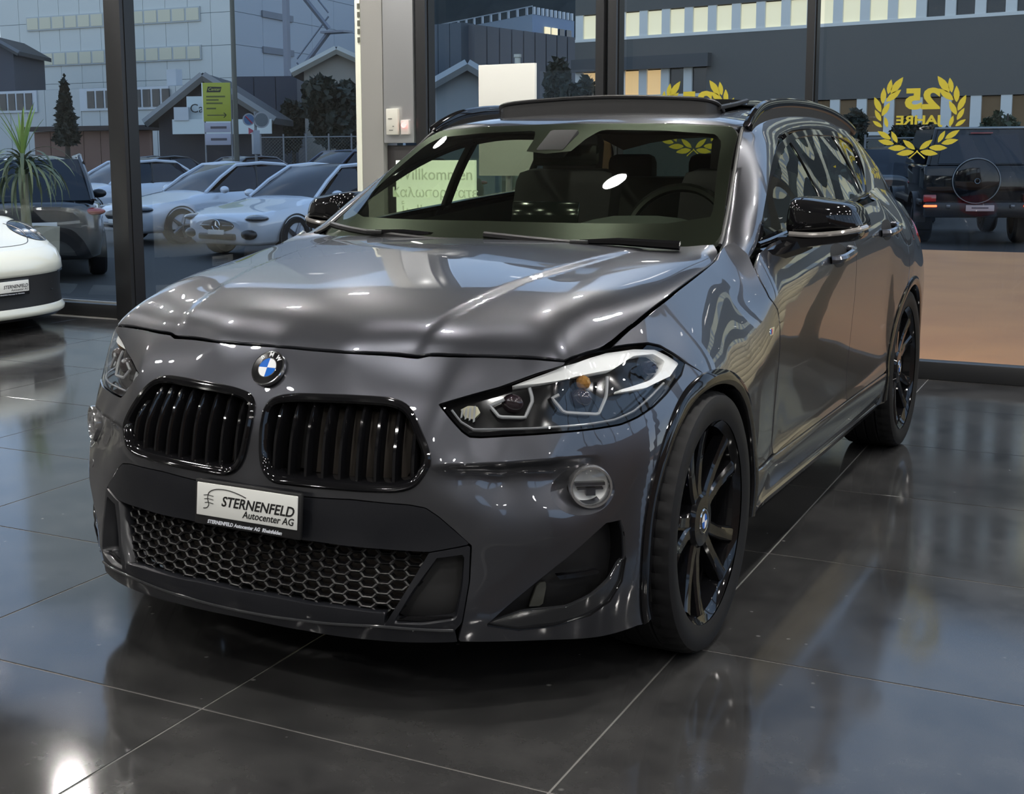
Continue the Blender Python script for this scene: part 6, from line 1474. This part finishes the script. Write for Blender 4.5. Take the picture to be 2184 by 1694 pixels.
def palm(loc):
    r = empty('potted_palm', loc); tag(r, 'potted palm with drooping striped leaves in a concrete pot', 'plant')
    MB().add([(-.13, -.13, 0), (.13, -.13, 0), (.13, .13, 0), (-.13, .13, 0), (-.16, -.16, .72), (.16, -.16, .72), (.16, .16, .72), (-.16, .16, .72), (-.13, -.13, .72), (.13, -.13, .72), (.13, .13, .72), (-.13, .13, .72), (-.13, -.13, .66), (.13, -.13, .66), (.13, .13, .66), (-.13, .13, .66)],
             [(0, 1, 5, 4), (1, 2, 6, 5), (2, 3, 7, 6), (3, 0, 4, 7), (4, 5, 9, 8), (5, 6, 10, 9), (6, 7, 11, 10), (7, 4, 8, 11), (8, 9, 13, 12), (9, 10, 14, 13), (10, 11, 15, 14), (11, 8, 12, 15), (12, 13, 14, 15)]).build('pot', P('concrete', (.36, .35, .28), .85, noise=(7, .6, (.28, .27, .22))), r, smooth=False)
    MB().tube([(-.07, -.02, .65), (-.08, -.02, .95), (-.08, -.02, 1.22)], [.05, .042, .038], 10).build('trunk', P('palm_bark', (.22, .22, .15), .8, bump=(30, .6)), r)
    rg = random.Random(4); c = Vector((-.08, -.02, 1.25)); mats = [P('palm_leaf', (.20, .24, .13), .5), P('palm_leaf_dark', (.09, .12, .07), .5), P('palm_leaf_young', (.22, .36, .08), .5)]
    for k in range(64):
        young = k >= 50; a = rg.uniform(0, 2*PI); L = rg.uniform(.50, .74) if not young else rg.uniform(.35, .55); el = rg.uniform(.15, .9) if not young else rg.uniform(1.1, 1.5); dr = rg.uniform(1.5, 2.6) if not young else .3
        V = []; n = 9; wv = rg.uniform(.012, .019); p = c + Vector((0, 0, .10 if young else rg.uniform(-.10, .12))); ang = el
        for i in range(n):
            t = i/(n-1); d = Vector((math.cos(a)*math.cos(ang), math.sin(a)*math.cos(ang), math.sin(ang))); s_ = Vector((-math.sin(a), math.cos(a), 0)); w_ = wv*(1-t**3)+.001
            V += [p - s_*w_ + Vector((0, 0, .004)), p, p + s_*w_ + Vector((0, 0, .004))]; p = p + d*(L/(n-1)); ang -= dr/(n-1)*(1.3-.3*t)
        F = [(i*3+j, i*3+j+1, (i+1)*3+j+1, (i+1)*3+j) for i in range(n-1) for j in (0, 1)]
        me = mesh('leaf', V, F, True); link('leaf', me, mats[2] if young else mats[k % 2], r)
def make_cars():
    wh = carpaint('car_white', (.62, .66, .72), .1, .35); nv = carpaint('car_navy', (.012, .02, .05), .4, .3); dk = carpaint('car_dark', (.012, .012, .014), .3, .3); gy = carpaint('car_grey', (.05, .055, .06), .4, .3)
    sports_car((-6.234, 3.35, 0), math.radians(86.8))
    p = ground(82, 12.2, -.11); palm((p.x, p.y, -.11))
    C = lambda px, D: tuple(ground(px, D))
    R = math.degrees(YAW)
    rough_car('car', 'white saloon with dark oval headlights parked right of the left mullion', C(335, 24.8), math.radians(R-48), wh, lamp='smoke')
    rough_car('car', 'white saloon with a star grille, a glass reflection built as a solid car', C(548, 21.6), math.radians(R-38), wh, star=True, roofm=P('black_roof', (.01, .012, .016), .08))  # solid body stands in for a car mirrored in the showroom glass
    rough_car('car', 'white hatchback partly hidden behind the dark estate at the left', C(150, 30.5), math.radians(R-45), wh)
    rough_car('car', 'dark estate seen from behind next to the palm', C(70, 21.0), math.radians(R+180+18), dk, kind='suv', H=1.66, belt=1.05, hood=(.85, 1.02), rear=True)
    rough_car('car', 'navy saloon behind the star grille saloon', C(740, 30), math.radians(R-45), nv)
    rough_car('car', 'dark car in the back row left of the street lamp', C(415, 37.5), math.radians(R-45), dk)
    rough_car('car', 'grey car in the back row behind the white hatchback', C(240, 42), math.radians(R-45), gy)
    rough_car('car', 'navy car in the back row right of the street lamp', C(640, 35), math.radians(R-45), nv, kind='suv', H=1.6, belt=1.02, hood=(.8, 1.0))
    p = ground(2083, 22.0); offroader(tuple(p), math.radians(R)-.22)
    rough_car('car', 'dark estate half hidden behind the grey car tail', C(1900, 31), math.radians(R+160), gy, kind='suv', H=1.6, belt=1.02, hood=(.8, 1.0))
# ================================================================ build
car = make_main_car(); make_main_car2(car)
make_room(); make_outside(); make_cars()
bpy.context.view_layer.update()
